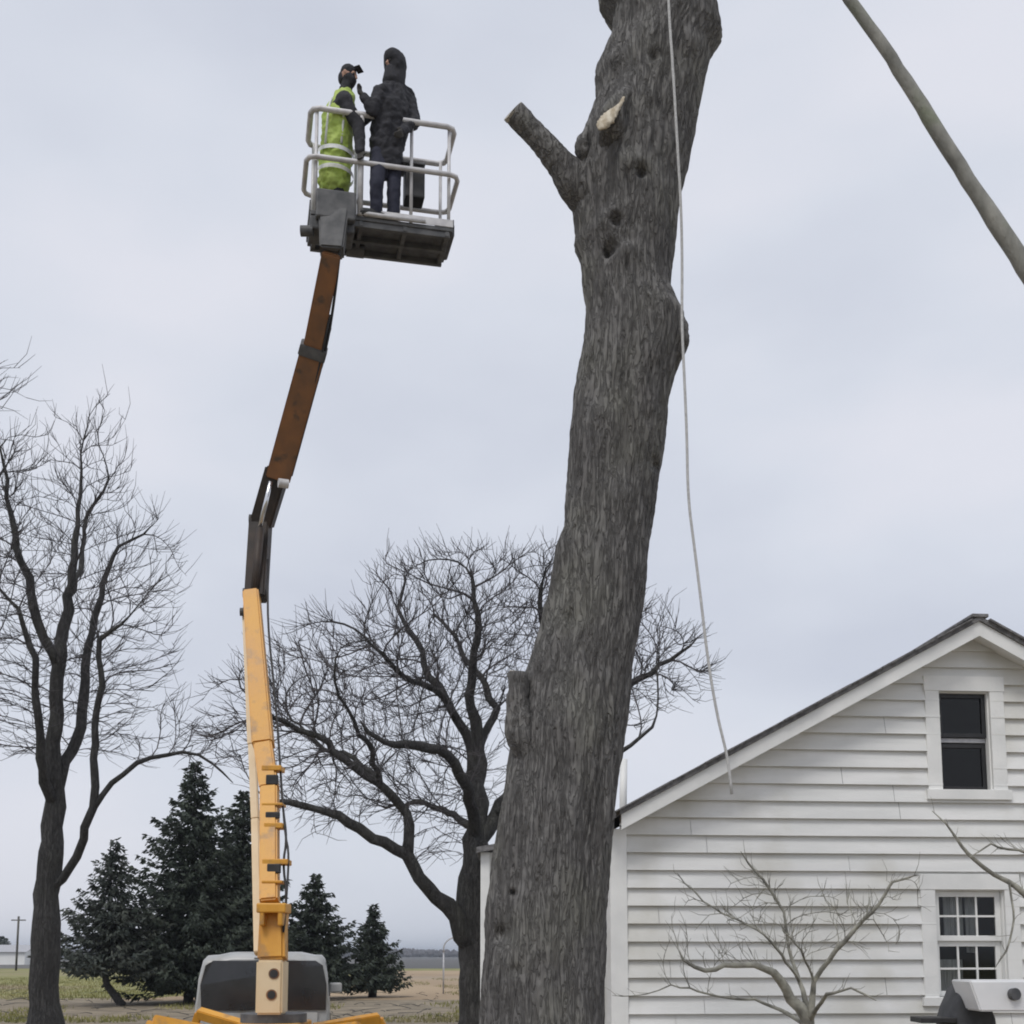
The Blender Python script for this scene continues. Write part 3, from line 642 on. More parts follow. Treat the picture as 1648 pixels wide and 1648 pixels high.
# ------------------------------------------------------------------ small ornamental trees in front of the house
D = 10.8
limbs = [
 [(G(1300, D), .075), (P(1302, 1700, D), .065), (P(1300, 1640, D), .055), (P(1272, 1608, D), .042), (P(1245, 1565, D-.1), .034), (P(1215, 1553, D-.15), .028), (P(1165, 1553, D-.2), .024), (P(1135, 1562, D-.2), .02), (P(1100, 1545, D-.2), .014)],
 L_(D, (1300, 1650, 0, 0.0360), (1310, 1580, -.1, 0.0259), (1335, 1545, -.2, 0.0216), (1360, 1515, -.3, 0.0202), (1390, 1480, -.35, 0.0173), (1415, 1455, -.4, 0.0144), (1435, 1420, -.45, 0.0115), (1475, 1408, -.5, 0.0086)),
 L_(D, (1300, 1640, 0, 0.0288), (1287, 1580, .1, 0.0230), (1275, 1545, .2, 0.0173), (1265, 1490, .25, 0.0130), (1262, 1468, .3, 0.0115), (1228, 1415, .35, 0.0130), (1205, 1390, .4, 0.0101), (1192, 1370, .4, 0.0065)),
 L_(D, (1287, 1580, .1, 0.0202), (1265, 1550, -.1, 0.0144), (1230, 1505, -.3, 0.0130), (1190, 1482, -.4, 0.0115), (1150, 1462, -.5, 0.0101), (1118, 1435, -.5, 0.0086), (1090, 1405, -.5, 0.0058)),
 L_(D, (1295, 1660, 0, 0.0252), (1255, 1625, .4, 0.0173), (1215, 1608, .5, 0.0144), (1170, 1606, .5, 0.0115), (1110, 1590, .5, 0.0086), (1080, 1585, .5, 0.0072), (1040, 1600, .5, 0.0058), (985, 1602, .5, 0.0043)),
 L_(D, (1305, 1640, 0, 0.0216), (1330, 1600, -.5, 0.0144), (1370, 1590, -.7, 0.0108), (1410, 1610, -.9, 0.0072)),
 L_(D, (1310, 1580, -.1, 0.0144), (1290, 1530, -.4, 0.0101), (1262, 1500, -.6, 0.0072)),
]
bare_tree('ornamental_tree', 'small bare fan-shaped tree with pale lichened branches in front of the house wall', 'tree', limbs,
  [bl(1290, 1490, D, .85, .7, .45), bl(1160, 1500, D, .55, .5, .35), bl(1420, 1480, D, .35, .4, .35)], 300, 31, step=.10, infl=.7, kill=.14, rtip=.0032, mt='bark_pale', mc='bark_pale', cut=.009, wob=.025, expo=2.3, twigs=1, twl=(.08, .22), seg=.08, iters=30)
limbs = [
 [(G(1760, D), .07), (P(1755, 1620, D), .06), (P(1720, 1500, D), .04), (P(1660, 1450, D), .03), (P(1625, 1420, D), .024), (P(1600, 1408, D), .02), (P(1570, 1385, D), .017), (P(1540, 1350, D), .014), (P(1522, 1325, D), .010), (P(1500, 1305, D), .007)],
 L_(D, (1725, 1500, 0, 0.0252), (1690, 1385, -.1, 0.0173), (1640, 1368, -.1, 0.0130), (1595, 1358, -.1, 0.0086), (1560, 1380, -.1, 0.0050)),
 L_(D, (1630, 1425, 0, 0.0130), (1632, 1480, -.1, 0.0115), (1620, 1530, -.15, 0.0094), (1600, 1560, -.2, 0.0058))]
bare_tree('ornamental_tree', 'pale bare branches entering at the right edge between the two house windows', 'tree', limbs,
  [bl(1640, 1380, D, .35, .4, .3)], 30, 37, step=.11, infl=.8, kill=.2, rtip=.0032, mt='bark_pale', mc='bark_pale', cut=.009, wob=.025, expo=2.3, twigs=1, twl=(.08, .2), seg=.08, iters=20)

# ------------------------------------------------------------------ the white house
PHI = R(4.5); Y0 = 14.0
X0 = (985-824)/F*Y0*1.0
hd = ray(985, HY); X0 = hd.x/hd.y*Y0
HX = Vector((math.cos(PHI), math.sin(PHI), 0)); HN = Vector((math.sin(PHI), -math.cos(PHI), 0))   # along wall, outwards
HO = Vector((X0, Y0, 0))
def onwall(px, py, off=0.0):
    d = ray(px, py); o = Vector((0, 0, EYE)); q = HO+HN*off
    t = (q-o).dot(HN)/d.dot(HN); p = o+d*t
    return (p-q).dot(HX), p.z
def WP(s, z, off=0.0): return HO+HX*s+HN*off+Vector((0, 0, z))
OV = .32                                     # rake overhang
sa_, za_ = onwall(1575, 992, OV); se_, ze_ = onwall(1000, 1302, OV)
PITCH = (za_-ze_)/(sa_-se_)
WIDTH = 2*sa_-0.0
print('apex', sa_, za_, 'pitch', PITCH)
RT = .16                                      # roof build-up thickness, measured vertically
def roofz(s): return za_-abs(s-sa_)*PITCH     # top surface
def wallz(s): return roofz(s)-RT
house = empty('white_house', HO, PHI, 'white clapboard gable-end house filling the lower right corner', 'house')
# windows (opening rectangles on the wall)
a = onwall(1508, 1113); b = onwall(1597, 1272); UW = (a[0], b[0], b[1], a[1])
a = onwall(1502, 1432); b = onwall(1622, 1604); LW = (a[0], b[0], b[1], a[1])
wins = [UW, LW]
EXP = .2
def clapboard():
    V, Fc = [], []
    def quad(s0, s1, z0, z1, t0, t1):
        # clip to the gable: split at the roofline as trapezoid
        def lim(z):
            d = (za_-RT-z)/PITCH; return max(0.0, sa_-d), min(WIDTH, sa_+d)
        l0, r0 = lim(z0); l1, r1 = lim(z1)
        a0, b0 = max(s0, l0), min(s1, r0); a1, b1 = max(s0, l1), min(s1, r1)
        if a0 >= b0: return
        if a1 >= b1: a1 = b1 = min(max((a1+b1)/2, a0), b0)
        if a1 < a0: a1 = a0
        i = len(V); V.extend([WP(a0, z0, t0), WP(b0, z0, t0), WP(b1, z1, t1), WP(a1, z1, t1)]); Fc.append((i, i+1, i+2, i+3))
    k = 0; rnd = random.Random(9)
    while k*EXP < za_:
        z0 = .15+k*EXP; z1 = z0+EXP; k += 1; j = rnd.uniform(-.002, .002)
        jn = []; x = rnd.uniform(.4, 3.4)
        while x < WIDTH: jn.append(x); x += rnd.uniform(3.2, 5.5)
        cuts = sorted({z0, z1, *[w for W_ in wins for w in W_[2:] if z0 < w < z1]})
        for c0, c1 in zip(cuts, cuts[1:]):
            th = lambda z: .052-.048*(z-z0)/EXP+j
            rg = [(0.0, WIDTH)]
            for W_ in wins:
                if c0 < W_[3]-1e-6 and c1 > W_[2]+1e-6:
                    rg = [q for a_, b_ in rg for q in ((a_, min(b_, W_[0])), (max(a_, W_[1]), b_)) if q[1] > q[0]]
            rg = [q for a_, b_ in rg for q in zip([a_]+[x+.002 for x in jn if a_+.05 < x < b_-.05], [x-.002 for x in jn if a_+.05 < x < b_-.05]+[b_])]
            for a_, b_ in rg: quad(a_, b_, c0, c1, th(c0)+rnd.uniform(-.002, .002), th(c1))
        # the shadow lip under the board
        rg = [(0.0, WIDTH)]
        for W_ in wins:
            if W_[2] < z0 < W_[3]: rg = [q for a_, b_ in rg for q in ((a_, min(b_, W_[0])), (max(a_, W_[1]), b_)) if q[1] > q[0]]
        for a_, b_ in rg:
            d = (za_-RT-z0)/PITCH; a_, b_ = max(a_, sa_-d), min(b_, sa_+d)
            if a_ < b_: i = len(V); V.extend([WP(a_, z0, .052+j), WP(b_, z0, .052+j), WP(b_, z0, -.002), WP(a_, z0, -.002)]); Fc.append((i, i+3, i+2, i+1))
    pymesh('wall', V, Fc, M['siding'], house)
clapboard()
LEN = 9.0
V = []; 
s0, s1 = .02, WIDTH-.02
for s, off in ((s0, 0), (s0, -LEN), (s1, -LEN), (s1, 0)): V += [WP(s, 0, off), WP(s, wallz(s), off)]
V += [WP(sa_, za_-RT, -LEN)]
pymesh('side_wall', V, [(0, 2, 3, 1), (4, 6, 7, 5), (2, 4, 5, 8, 3)], M['siding'], house)
fnd = [WP(0, 0, .01), WP(WIDTH, 0, .01), WP(WIDTH, .15, .01), WP(0, .15, .01)]
pymesh('foundation', fnd, [(0, 1, 2, 3)], M['gravel'], house)
def wbox(name, s0, s1, z0, z1, o0, o1, m, par, bev=.004):
    c = WP((s0+s1)/2, (z0+z1)/2, (o0+o1)/2)
    rot = Matrix((HX, -HN, Vector((0, 0, 1)))).transposed()
    return box(name, c, (abs(s1-s0), abs(o1-o0), abs(z1-z0)), m, par, rot, bev)
wbox('corner_board', -.02, .17, .1, wallz(.1)-.05, .0, .055, M['trim'], house)
wbox('corner_board', WIDTH-.17, WIDTH+.02, .1, wallz(.1)-.05, .0, .055, M['trim'], house)
# roof slabs
EO = .12
def slab(name, sgn, top, thick, o0, o1, m, ext=EO, dz=0, apex_cut=0):
    """plank following the roof slope"""
    sE = sa_-sgn*(sa_+ext); V = []
    for o in (o0, o1):
        for s in (sa_-sgn*apex_cut, sE):
            V += [WP(s, roofz(s)-top, o), WP(s, roofz(s)-top-thick, o)]
    return pymesh(name, V, [(0, 2, 3, 1), (4, 5, 7, 6), (0, 4, 6, 2), (1, 3, 7, 5), (2, 6, 7, 3), (0, 1, 5, 4)], m, house)
ext_left = -se_+.02
for sgn in (1, -1):
    slab('roof', sgn, 0, .055, OV+.03, -LEN-.3, M['shingle'], ext=ext_left)
    slab('rake_board', sgn, .058, .17, OV-.03, OV, M['trim'], ext=ext_left-.02)
    slab('soffit', sgn, .150, .02, .012, OV-.033, M['trim'], ext=ext_left-.05)
# ragged shingle edges along the rake and a ridge cap
rnd = random.Random(2); L = []
for sgn in (1, -1):
    s = .1
    while s < sa_+ext_left:
        w = rnd.uniform(.25, .45); sc_ = sa_-sgn*(s+w/2)
        ax = (HX*(-sgn)+Vector((0, 0, -PITCH))).normalized(); nn_ = ax.cross(HN).normalized()
        rot = Matrix((ax, HN, nn_)).transposed()
        L.append((WP(sc_, roofz(sc_)+.008, OV-.1+rnd.uniform(-.01, .012)), (w*.98*math.sqrt(1+PITCH**2), .32, .014+rnd.uniform(0, .012)), rot)); s += w
boxes('shingle_edge', L, M['shingle'], house)
wbox('ridge_cap', sa_-.10, sa_+.10, za_-.02, za_+.022, OV+.05, -LEN, M['shingle'], house, .01)
# windows
def window(name, W_, cw, sill, sash_m, rail, muntins, dim, lab=None):
    s0, s1, z0, z1 = W_
    w = empty(name, WP((s0+s1)/2, z0, 0), PHI); setpar(w, house); w.matrix_parent_inverse = matw(house).inverted()
    if lab: w['label'] = lab
    rot = 0
    wbox('casing', s0-cw, s0, z0-.02, z1, -.02, .05, M['trim'], w); wbox('casing', s1, s1+cw, z0-.02, z1, -.02, .05, M['trim'], w)
    wbox('casing', s0-cw-.01, s1+cw+.01, z1, z1+cw*1.05, -.02, .056, M['trim'], w)
    wbox('sill', s0-cw-.03, s1+cw+.03, z0-sill, z0-.003, -.05, .085, M['trim'], w)
    # jambs
    for q in ((s0, s0+.014, z0, z1), (s1-.014, s1, z0, z1), (s0+.014, s1-.014, z1-.014, z1)): wbox('jamb', *q, -.13, -.002, M['trim'], w, 0)
    ins = .016
    fs = .05 if sash_m == 'sash_dark' else .062
    zm = z0+(z1-z0)*rail
    def sash(a, b, c, d, o):
        bm = bmesh.new(); rt = Matrix((HX, -HN, Vector((0, 0, 1)))).transposed()
        for (p, q, r_, t_) in ((a, a+fs, c, d), (b-fs, b, c, d), (a+fs, b-fs, c, c+fs), (a+fs, b-fs, d-fs, d)):
            addbox(bm, WP((p+q)/2, (r_+t_)/2, o), (q-p, .035, t_-r_), rt, .003)
        if muntins:
            nx, ny = muntins; iw = b-a-2*fs; ih = d-c-2*fs
            for k in range(1, nx): x = a+fs+iw*k/nx; addbox(bm, WP(x, (c+d)/2, o), (.022, .022, ih), rt)
            for k in range(1, ny): z = c+fs+ih*k/ny; addbox(bm, WP((a+b)/2, z, o+.001), (iw, .022, .022), rt)
        f = link('sash', bm, M[sash_m], w)
        V = [WP(a+fs*.8, c+fs*.8, o-.004), WP(b-fs*.8, c+fs*.8, o-.004), WP(b-fs*.8, d-fs*.8, o-.004), WP(a+fs*.8, d-fs*.8, o-.004)]
        pymesh('pane', V, [(0, 1, 2, 3)], M['glass_dim' if dim else 'glass'], f)
    sash(s0+ins, s1-ins, zm, z1-ins, -.06)
    sash(s0+ins, s1-ins, z0+.002, zm-(.07 if dim else .0), -.10)
    if dim: wbox('meeting_rail', s0+ins, s1-ins, zm-.058, zm-.004, -.12, -.075, M['steel'], w)
    # the room behind
    a, b = s0-.7, s1+.7; c, d = z0-.4, min(z1+.3, za_-.6); o = -1.6
    V = [WP(a, c, -.14), WP(b, c, -.14), WP(b, d, -.14), WP(a, d, -.14), WP(a, c, o), WP(b, c, o), WP(b, d, o), WP(a, d, o)]
    pymesh('room_lining', V, [(4, 5, 6, 7), (0, 4, 7, 3), (1, 2, 6, 5), (3, 7, 6, 2), (0, 1, 5, 4)], M['room'], w)
    return w
window('window', UW, .17, .12, 'sash_dark', .54, None, True, 'dark two-sash attic window under the gable peak')
w2 = window('window', LW, .17, .10, 'trim', .52, (3, 2), False, 'ground floor window with white muntins and pale curtains')
s0, s1, z0, z1 = LW
def curtain(a, b, c, d, o):
    V, Fc = [], []; n = 40
    for i in range(n+1):
        s = a+(b-a)*i/n; w = .02*math.sin(i*1.3)+.01*math.sin(i*.5)
        V += [WP(s, c, o+w), WP(s, d, o+w)]
    for i in range(n): Fc.append((2*i, 2*i+2, 2*i+3, 2*i+1))
    pymesh('curtain', V, Fc, M['curtain'], w2, True)
curtain(s0+.20, s0+.42, z0+.62, z1+.05, -.22); curtain(s1-.36, s1-.24, z0+.50, z1+.05, -.22)
curtain(s0+.12, s0+.40, z0+.05, z0+.42, -.24)
# rear wing, glimpsed left of the big trunk
rw = empty('garden_shed', G(860, 23), 0, 'narrow strip of a white outbuilding peeking out left of the massive trunk', 'shed')
xs = G(774, 22).x
gtop = P(774, 1372, 22).z
V = [(xs, 22, 0), (xs+2.2, 22, 0), (xs+2.2, 25, 0), (xs, 25, 0), (xs, 22, gtop), (xs+2.2, 22, gtop), (xs+2.2, 25, gtop), (xs, 25, gtop)]
pymesh('wall', V, [(0, 1, 5, 4), (1, 2, 6, 5), (2, 3, 7, 6), (3, 0, 4, 7)], M['siding'], rw)
box('corner_board', (xs+.07, 21.98, gtop/2), (.16, .05, gtop), M['trim'], rw, None, .004)
V = [(xs-.08, 21.8, gtop-.02), (xs+2.3, 21.8, gtop+.42), (xs+2.3, 25.2, gtop+.42), (xs-.08, 25.2, gtop-.02)]
V += [(x, y, z+.1) for x, y, z in V]
pymesh('roof', V, [(0, 3, 2, 1), (4, 5, 6, 7), (0, 1, 5, 4), (1, 2, 6, 5), (2, 3, 7, 6), (3, 0, 4, 7)], M['shingle'], rw)
# white vent pipe at the left eave
vp = tube('vent_pipe', [P(1003, 1345, 15.2), P(1003, 1280, 15.2), P(1004, 1222, 15.2)], .045, M['trim'], house, 14)

# ------------------------------------------------------------------ things below the lower window
DB = 11.9
g = empty('covered_grill', G(1535, DB+.2), 0, 'dark grey covered box standing under the lower house window', 'grill')
def lathe_box(name, secs, m, par, n=28, p=4.5, wob=.012):
    V, Fc = [], []
    for (c, rx_, ry_) in secs:
        for k in range(n):
            a = 2*math.pi*k/n; ca, sa = math.cos(a), math.sin(a)
            x = math.copysign(abs(ca)**(2/p), ca)*rx_; y = math.copysign(abs(sa)**(2/p), sa)*ry_
            q = noise.noise(Vector((x*4, y*4, c.z*3)))*wob
            V.append(Vector((c.x+x*(1+q*3), c.y+y*(1+q*3), c.z+q)))
    for i in range(len(secs)-1):
        for k in range(n): Fc.append((i*n+k, i*n+(k+1) % n, (i+1)*n+(k+1) % n, (i+1)*n+k))
    Fc.append(tuple(range(n))[::-1]); Fc.append(tuple((len(secs)-1)*n+k for k in range(n)))
    return pymesh(name, V, Fc, m, par, True)
gc = G(1549, DB+.25)
lathe_box('cover', [(gc+Vector((0, 0, z)), rx_, .26) for z, rx_ in ((.12, .27), (.5, .26), (.85, .245), (1.0, .23), (1.12, .19), (1.22, .135), (1.29, .10), (1.31, .07))], M['tarp'], g)
for dx in (-.2, .2):
    for dy in (-.18, .18): tube('leg', [gc+Vector((dx, dy, 0)), gc+Vector((dx, dy, .16))], .018, M['darksteel'], g)
box('side_shelf', P(1502, 1641, DB+.15), (.34, .34, .05), M['black'], g, None, .008)
wb = empty('white_cart', G(1650, DB-.4), 0, 'glossy white slanted tub at the lower right corner in front of the house', 'cart')
DD = DB-.4
q = [P(1560, 1578, DD), P(1700, 1578, DD), P(1720, 1628, DD), P(1578, 1628, DD)]
V = [v for v in q]+[v+Vector((.02, .55, 0)) for v in q]+[P(1590, 1650, DD)+Vector((0, .08, 0)), P(1705, 1650, DD)+Vector((0, .08, 0)), P(1590, 1650, DD)+Vector((0, .48, 0)), P(1705, 1650, DD)+Vector((0, .48, 0))]
bm = bmesh.new(); vs = [bm.verts.new(v) for v in V[:8]]
for f in ((0, 1, 2, 3), (4, 7, 6, 5), (0, 4, 5, 1), (3, 2, 6, 7), (0, 3, 7, 4), (1, 5, 6, 2)): bm.faces.new([vs[i] for i in f])
bmesh.ops.bevel(bm, geom=bm.edges[:], offset=.014, segments=3, affect='EDGES')
link('tub', bm, M['white_panel'], wb)
bm = bmesh.new(); addcyl(bm, P(1631, 1600, DD)+Vector((0, -.02, 0)), .055, .05, Vector((.3, -1, .1)), 20); link('round_cap', bm, M['darksteel'], wb)
boxes('frame', [((G(1600, DD+.1)+Vector((0, 0, .45))), (.05, .05, .9)), ((G(1690, DD+.1)+Vector((0, 0, .45))), (.05, .05, .9)), ((G(1600, DD+.45)+Vector((0, 0, .45))), (.05, .05, .9)), ((G(1690, DD+.45)+Vector((0, 0, .45))), (.05, .05, .9))], M['white_panel'], wb)

# ------------------------------------------------------------------ van behind the lift
VD = 17.0
vc = G(424, VD); vang = math.atan2(-vc.x, VD)*1.0
van = empty('parked_van', vc, vang*.75, 'silver van with dark rear glass parked behind the base of the yellow mast', 'van')
def vloc(x, y, z): return Vector((x, y, z))
def vanbody():
    secs = []   # y, top z, shoulder half width, roof half width, bottom z
    for y, tz, w, rw, wl in ((0.02, 1.54, .86, .72, 1.0), (.06, 1.58, .885, .75, 1.0), (.16, 1.625, .90, .76, 1.0), (.6, 1.64, .91, .78, 1.0), (1.8, 1.65, .91, .78, 1.0), (2.8, 1.65, .91, .77, 1.0), (3.2, 1.55, .91, .75, 1.0), (3.7, 1.22, .90, .74, 1.0), (4.0, 1.04, .89, .74, .92), (4.5, .93, .86, .72, .85), (4.72, .78, .78, .66, .72)):
        bz = .30
        pts = [(0, bz), (w*.85, bz), (w*.97, bz+.08), (w, .6), (w, wl*.92), (w*.985, wl), (w*.96, wl+(tz-wl)*.45), (rw+.05, wl+(tz-wl)*.84), (rw, wl+(tz-wl)*.93), (rw-.10, tz-.025-.02), (rw-.3, tz-.002), (0, tz)]
        secs.append([(x, y, z) for x, z in pts]+[(-x, y, z) for x, z in pts[-2:0:-1]])
    n = len(secs[0]); V = [p for s in secs for p in s]; Fc = []
    for i in range(len(secs)-1):
        for k in range(n): Fc.append((i*n+k, i*n+(k+1) % n, (i+1)*n+(k+1) % n, (i+1)*n+k))
    Fc.append(tuple(range(n))[::-1]); Fc.append(tuple((len(secs)-1)*n+k for k in range(n)))
    o = pymesh('body', V, Fc, M['van_paint'], van, True, False)
    o.data.polygons.foreach_set('use_smooth', [len(p.vertices) == 4 for p in o.data.polygons])
vanbody()
def vpatch(name, pts, m, par=van, th=.012, nrm=(0, -1, 0), bev=.004):
    nrm = Vector(nrm).normalized(); n = len(pts); V = [Vector(p)+nrm*th for p in pts]+[Vector(p)-nrm*.01 for p in pts]
    Fc = [tuple(range(n)), tuple(range(n, 2*n))[::-1]]+[(i, i+n, (i+1) % n+n, (i+1) % n) for i in range(n)]
    bm = bmesh.new(); vs = [bm.verts.new(v) for v in V]
    for f in Fc: bm.faces.new([vs[i] for i in f])
    bmesh.ops.recalc_face_normals(bm, faces=bm.faces[:])
    return link(name, bm, m, par, False, False)
vpatch('rear_window', [(-.80, .0, .86), (-.82, .0, 1.2), (-.76, .0, 1.46), (-.66, .005, 1.525), (.70, .005, 1.525), (.80, .0, 1.46), (.855, .0, 1.2), (.85, .0, .86)], M['van_glass'], th=.016)
vpatch('tailgate', [(-.74, .0, .48), (-.74, .0, .83), (.74, .0, .83), (.74, .0, .48)], M['van_paint'], th=.012)
vpatch('licence_plate', [(-.16, -.012, .66), (-.16, -.012, .80), (.16, -.012, .80), (.16, -.012, .66)], M['plate'], th=.01)
vpatch('bumper', [(-.86, -.06, .30), (-.86, -.06, .50), (.86, -.06, .50), (.86, -.06, .30)], M['darksteel'], th=.06)
vpatch('rear_wiper', [(-.02, -.022, .90), (.30, -.022, 1.02), (.30, -.022, 1.035), (-.02, -.022, .925)], M['black'], th=.012)
vpatch('brake_light', [(-.12, -.01, 1.545), (-.12, -.01, 1.565), (.12, -.01, 1.565), (.12, -.01, 1.545)], M['darksteel'], th=.012)
for s in (-1, 1):
    vpatch('tail_light', [(s*.80, .01, .40), (s*.80, .01, .62), (s*.885, .03, .62), (s*.885, .03, .40)][::s], M['red_lens'], th=.02)
    for (y0_, y1_) in ((.35, 1.35), (1.42, 2.3), (2.36, 3.15)):
        vpatch('side_window', [(s*.882, y0_, 1.03), (s*.805, y0_+.05, 1.50), (s*.805, y1_-.05, 1.50), (s*.882, y1_, 1.03)][::s], M['van_glass'], th=.028, nrm=(s, 0, .15))
    for y in (.85, 3.75):
        w = bpy.data.objects.new('wheel', None); COL.objects.link(w); w.parent = van; w.location = (s*.82, y, .33)
        bm = bmesh.new(); addcyl(bm, (0, 0, 0), .33, .22, Vector((1, 0, 0)), 32); link('tyre', bm, M['tyre'], w, False, False)
        bm = bmesh.new(); addcyl(bm, (s*.06, 0, 0), .20, .14, Vector((1, 0, 0)), 24); link('rim', bm, M['steel'], w, False, False)
    bm = bmesh.new(); addbox(bm, (s*1.0, 3.1, 1.08), (.2, .1, .16), None, .03); link('mirror', bm, M['van_paint'], van, False, False)

# ------------------------------------------------------------------ the lift
LB = G(440, 13.0)
lift = empty('boom_lift', LB, 0, 'yellow articulated boom lift with dark knuckle and shade-darkened orange upper boom', 'lift')
def beams(name, L, m, bev=.01, par=lift):
    bm = bmesh.new()
    for b_ in L: addbeam(bm, *b_[:2], *b_[2:], bev=bev)
    return link(name, bm, m, par)
def Q(px, py, D): return P(px, py, D)
# chassis, outriggers, wheels
zc = .62
boxes('chassis', [(LB+Vector((0, .3, zc)), (.9, 2.6, .16)), (LB+Vector((0, .2, .80)), (.62, .9, .22))], M['yellow'], lift, .015)
bm = bmesh.new(); addcyl(bm, LB+Vector((0, .1, .955)), .34, .09, n=40); link('turntable', bm, M['darksteel'], lift)
for sx, sy in ((-1, -1), (1, -1), (-1, 1), (1, 1)):
    a = LB+Vector((sx*.32, .1+sy*.6, .80)); k_ = LB+Vector((sx*(1.0), .1+sy*.9, .96 if sx < 0 else .90)); f_ = LB+Vector((sx*1.35, .1+sy*1.15, .06))
    ob = beams('outrigger', [(a, k_, .10, .12), (k_, f_, .085, .085, .07, .07)], M['yellow'])
    bm = bmesh.new(); addcyl(bm, f_+Vector((0, 0, -.03)), .16, .05, n=24); link('foot_pad', bm, M['darksteel'], ob)
    tube('cylinder', [a+Vector((0, 0, -.1)), k_*.5+f_*.5], .035, M['darksteel'], ob)
for sx in (-1, 1):
    bm = bmesh.new(); c = LB+Vector((sx*.72, .5, .34)); addcyl(bm, c, .33, .2, Vector((1, 0, 0)), 32); wt = link('tyre', bm, M['tyre'], lift)
    bm = bmesh.new(); addcyl(bm, c+Vector((sx*.03, 0, 0)), .17, .2, Vector((1, 0, 0)), 20); link('rim', bm, M['steel'], wt)
# turret
D0 = 12.9
tur = beams('turret', [(Q(437, 1632, D0), Q(439, 1545, D0), .27, .34)], M['cream'], .02)
for (px, py) in ((441, 1567), (437, 1601)):
    bm = bmesh.new(); addcyl(bm, Q(px, py, D0-.172), .042, .02, Vector((0, 1, 0)), 20); link('pivot_hole', bm, M['black'], tur)
    bm = bmesh.new(); addcyl(bm, Q(px, py, D0-.168), .055, .02, Vector((0, 1, 0)), 20); link('pivot_ring', bm, M['orange_shaded'], tur)
# lower riser: front link and rear link
beams('lower_boom', [(Q(439, 1548, D0-.03), Q(441, 1458, D0+.1), .28, .26, .25, .26)], M['yellow'], .03)
boxes('hinge_bracket', [(Q(441, 1462, D0-.03), (.30, .34, .10)), (Q(427, 1475, D0), (.05, .38, .2)), (Q(456, 1475, D0), (.05, .38, .2))], M['yellow'], lift, .015)
beams('riser', [(Q(434, 1455, D0+.12), Q(434, 1270, D0+.75), .19, .22), (Q(434, 1272, D0+.75), Q(424, 1200, D0+1.0), .205, .22), (Q(424, 1202, D0+1.0), Q(405, 955, D0+1.8), .235, .24, .19, .22)], M['yellow'], .02)
beams('rear_link', [(Q(416, 1535, D0+.1), Q(411, 1320, D0+.9), .085, .10), (Q(411, 1320, D0+.9), Q(406, 1200, D0+1.3), .085, .10), (Q(406, 1200, D0+1.3), Q(397, 985, D0+2.0), .10, .10)], M['cream'], .01)
for (px, py, w_, h_) in ((438, 1255, .13, .11), (439, 1312, .15, .07), (441, 1398, .14, .10)):
    dd = float(np.interp(py, (1270, 1455), (D0+.75, D0+.12))) if py > 1270 else float(np.interp(py, (1200, 1270), (D0+1.0, D0+.75)))
    box('slot', Q(px, py, dd-.12), (w_, .06, h_), M['black'], lift, None, .01)
L = []
for (px, py, w_) in ((440, 1238, .24), (441, 1296, .25), (443, 1330, .22), (446, 1388, .30), (441, 1420, .24)):
    dd = float(np.interp(py, (1200, 1455), (D0+1.0, D0+.12))); box('collar', Q(px, py, dd-.02), (w_*.90, .25, .03+.014*(px % 3)), M['yellow'], lift, None, .008)
tubes('hose', [([Q(456, 1500, D0-.1), Q(462, 1440, D0+.1), Q(455, 1390, D0+.3), Q(462, 1350, D0+.45), Q(455, 1300, D0+.6), Q(451, 1230, D0+.9), Q(443, 1120, D0+1.2), Q(430, 1000, D0+1.6), Q(432, 900, D0+1.9)], .013), ([Q(459, 1470, D0), Q(466, 1375, D0+.3), Q(458, 1340, D0+.45), Q(449, 1200, D0+1.0)], .012)], M['black'], lift, 8, 2)
# knuckle: dark link from the riser head to the upper boom
DK = D0+1.9
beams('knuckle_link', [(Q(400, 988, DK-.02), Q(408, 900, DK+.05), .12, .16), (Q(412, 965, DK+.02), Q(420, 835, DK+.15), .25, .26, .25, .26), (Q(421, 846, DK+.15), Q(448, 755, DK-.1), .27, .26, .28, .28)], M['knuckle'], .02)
for q_, r_, w_ in ((Q(418, 838, DK+.1), .075, .26), (Q(411, 955, DK), .06, .30), (Q(397, 985, DK), .05, .16)):
    bm = bmesh.new(); addcyl(bm, q_, r_, w_, Vector((1, .1, 0)), 20); link('pivot_pin', bm, M['darksteel'], lift)
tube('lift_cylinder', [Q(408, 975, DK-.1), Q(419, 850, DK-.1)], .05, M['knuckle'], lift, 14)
tube('piston_rod', [Q(418, 850, DK-.1), Q(436, 775, DK-.25)], .028, M['chrome'], lift, 12)
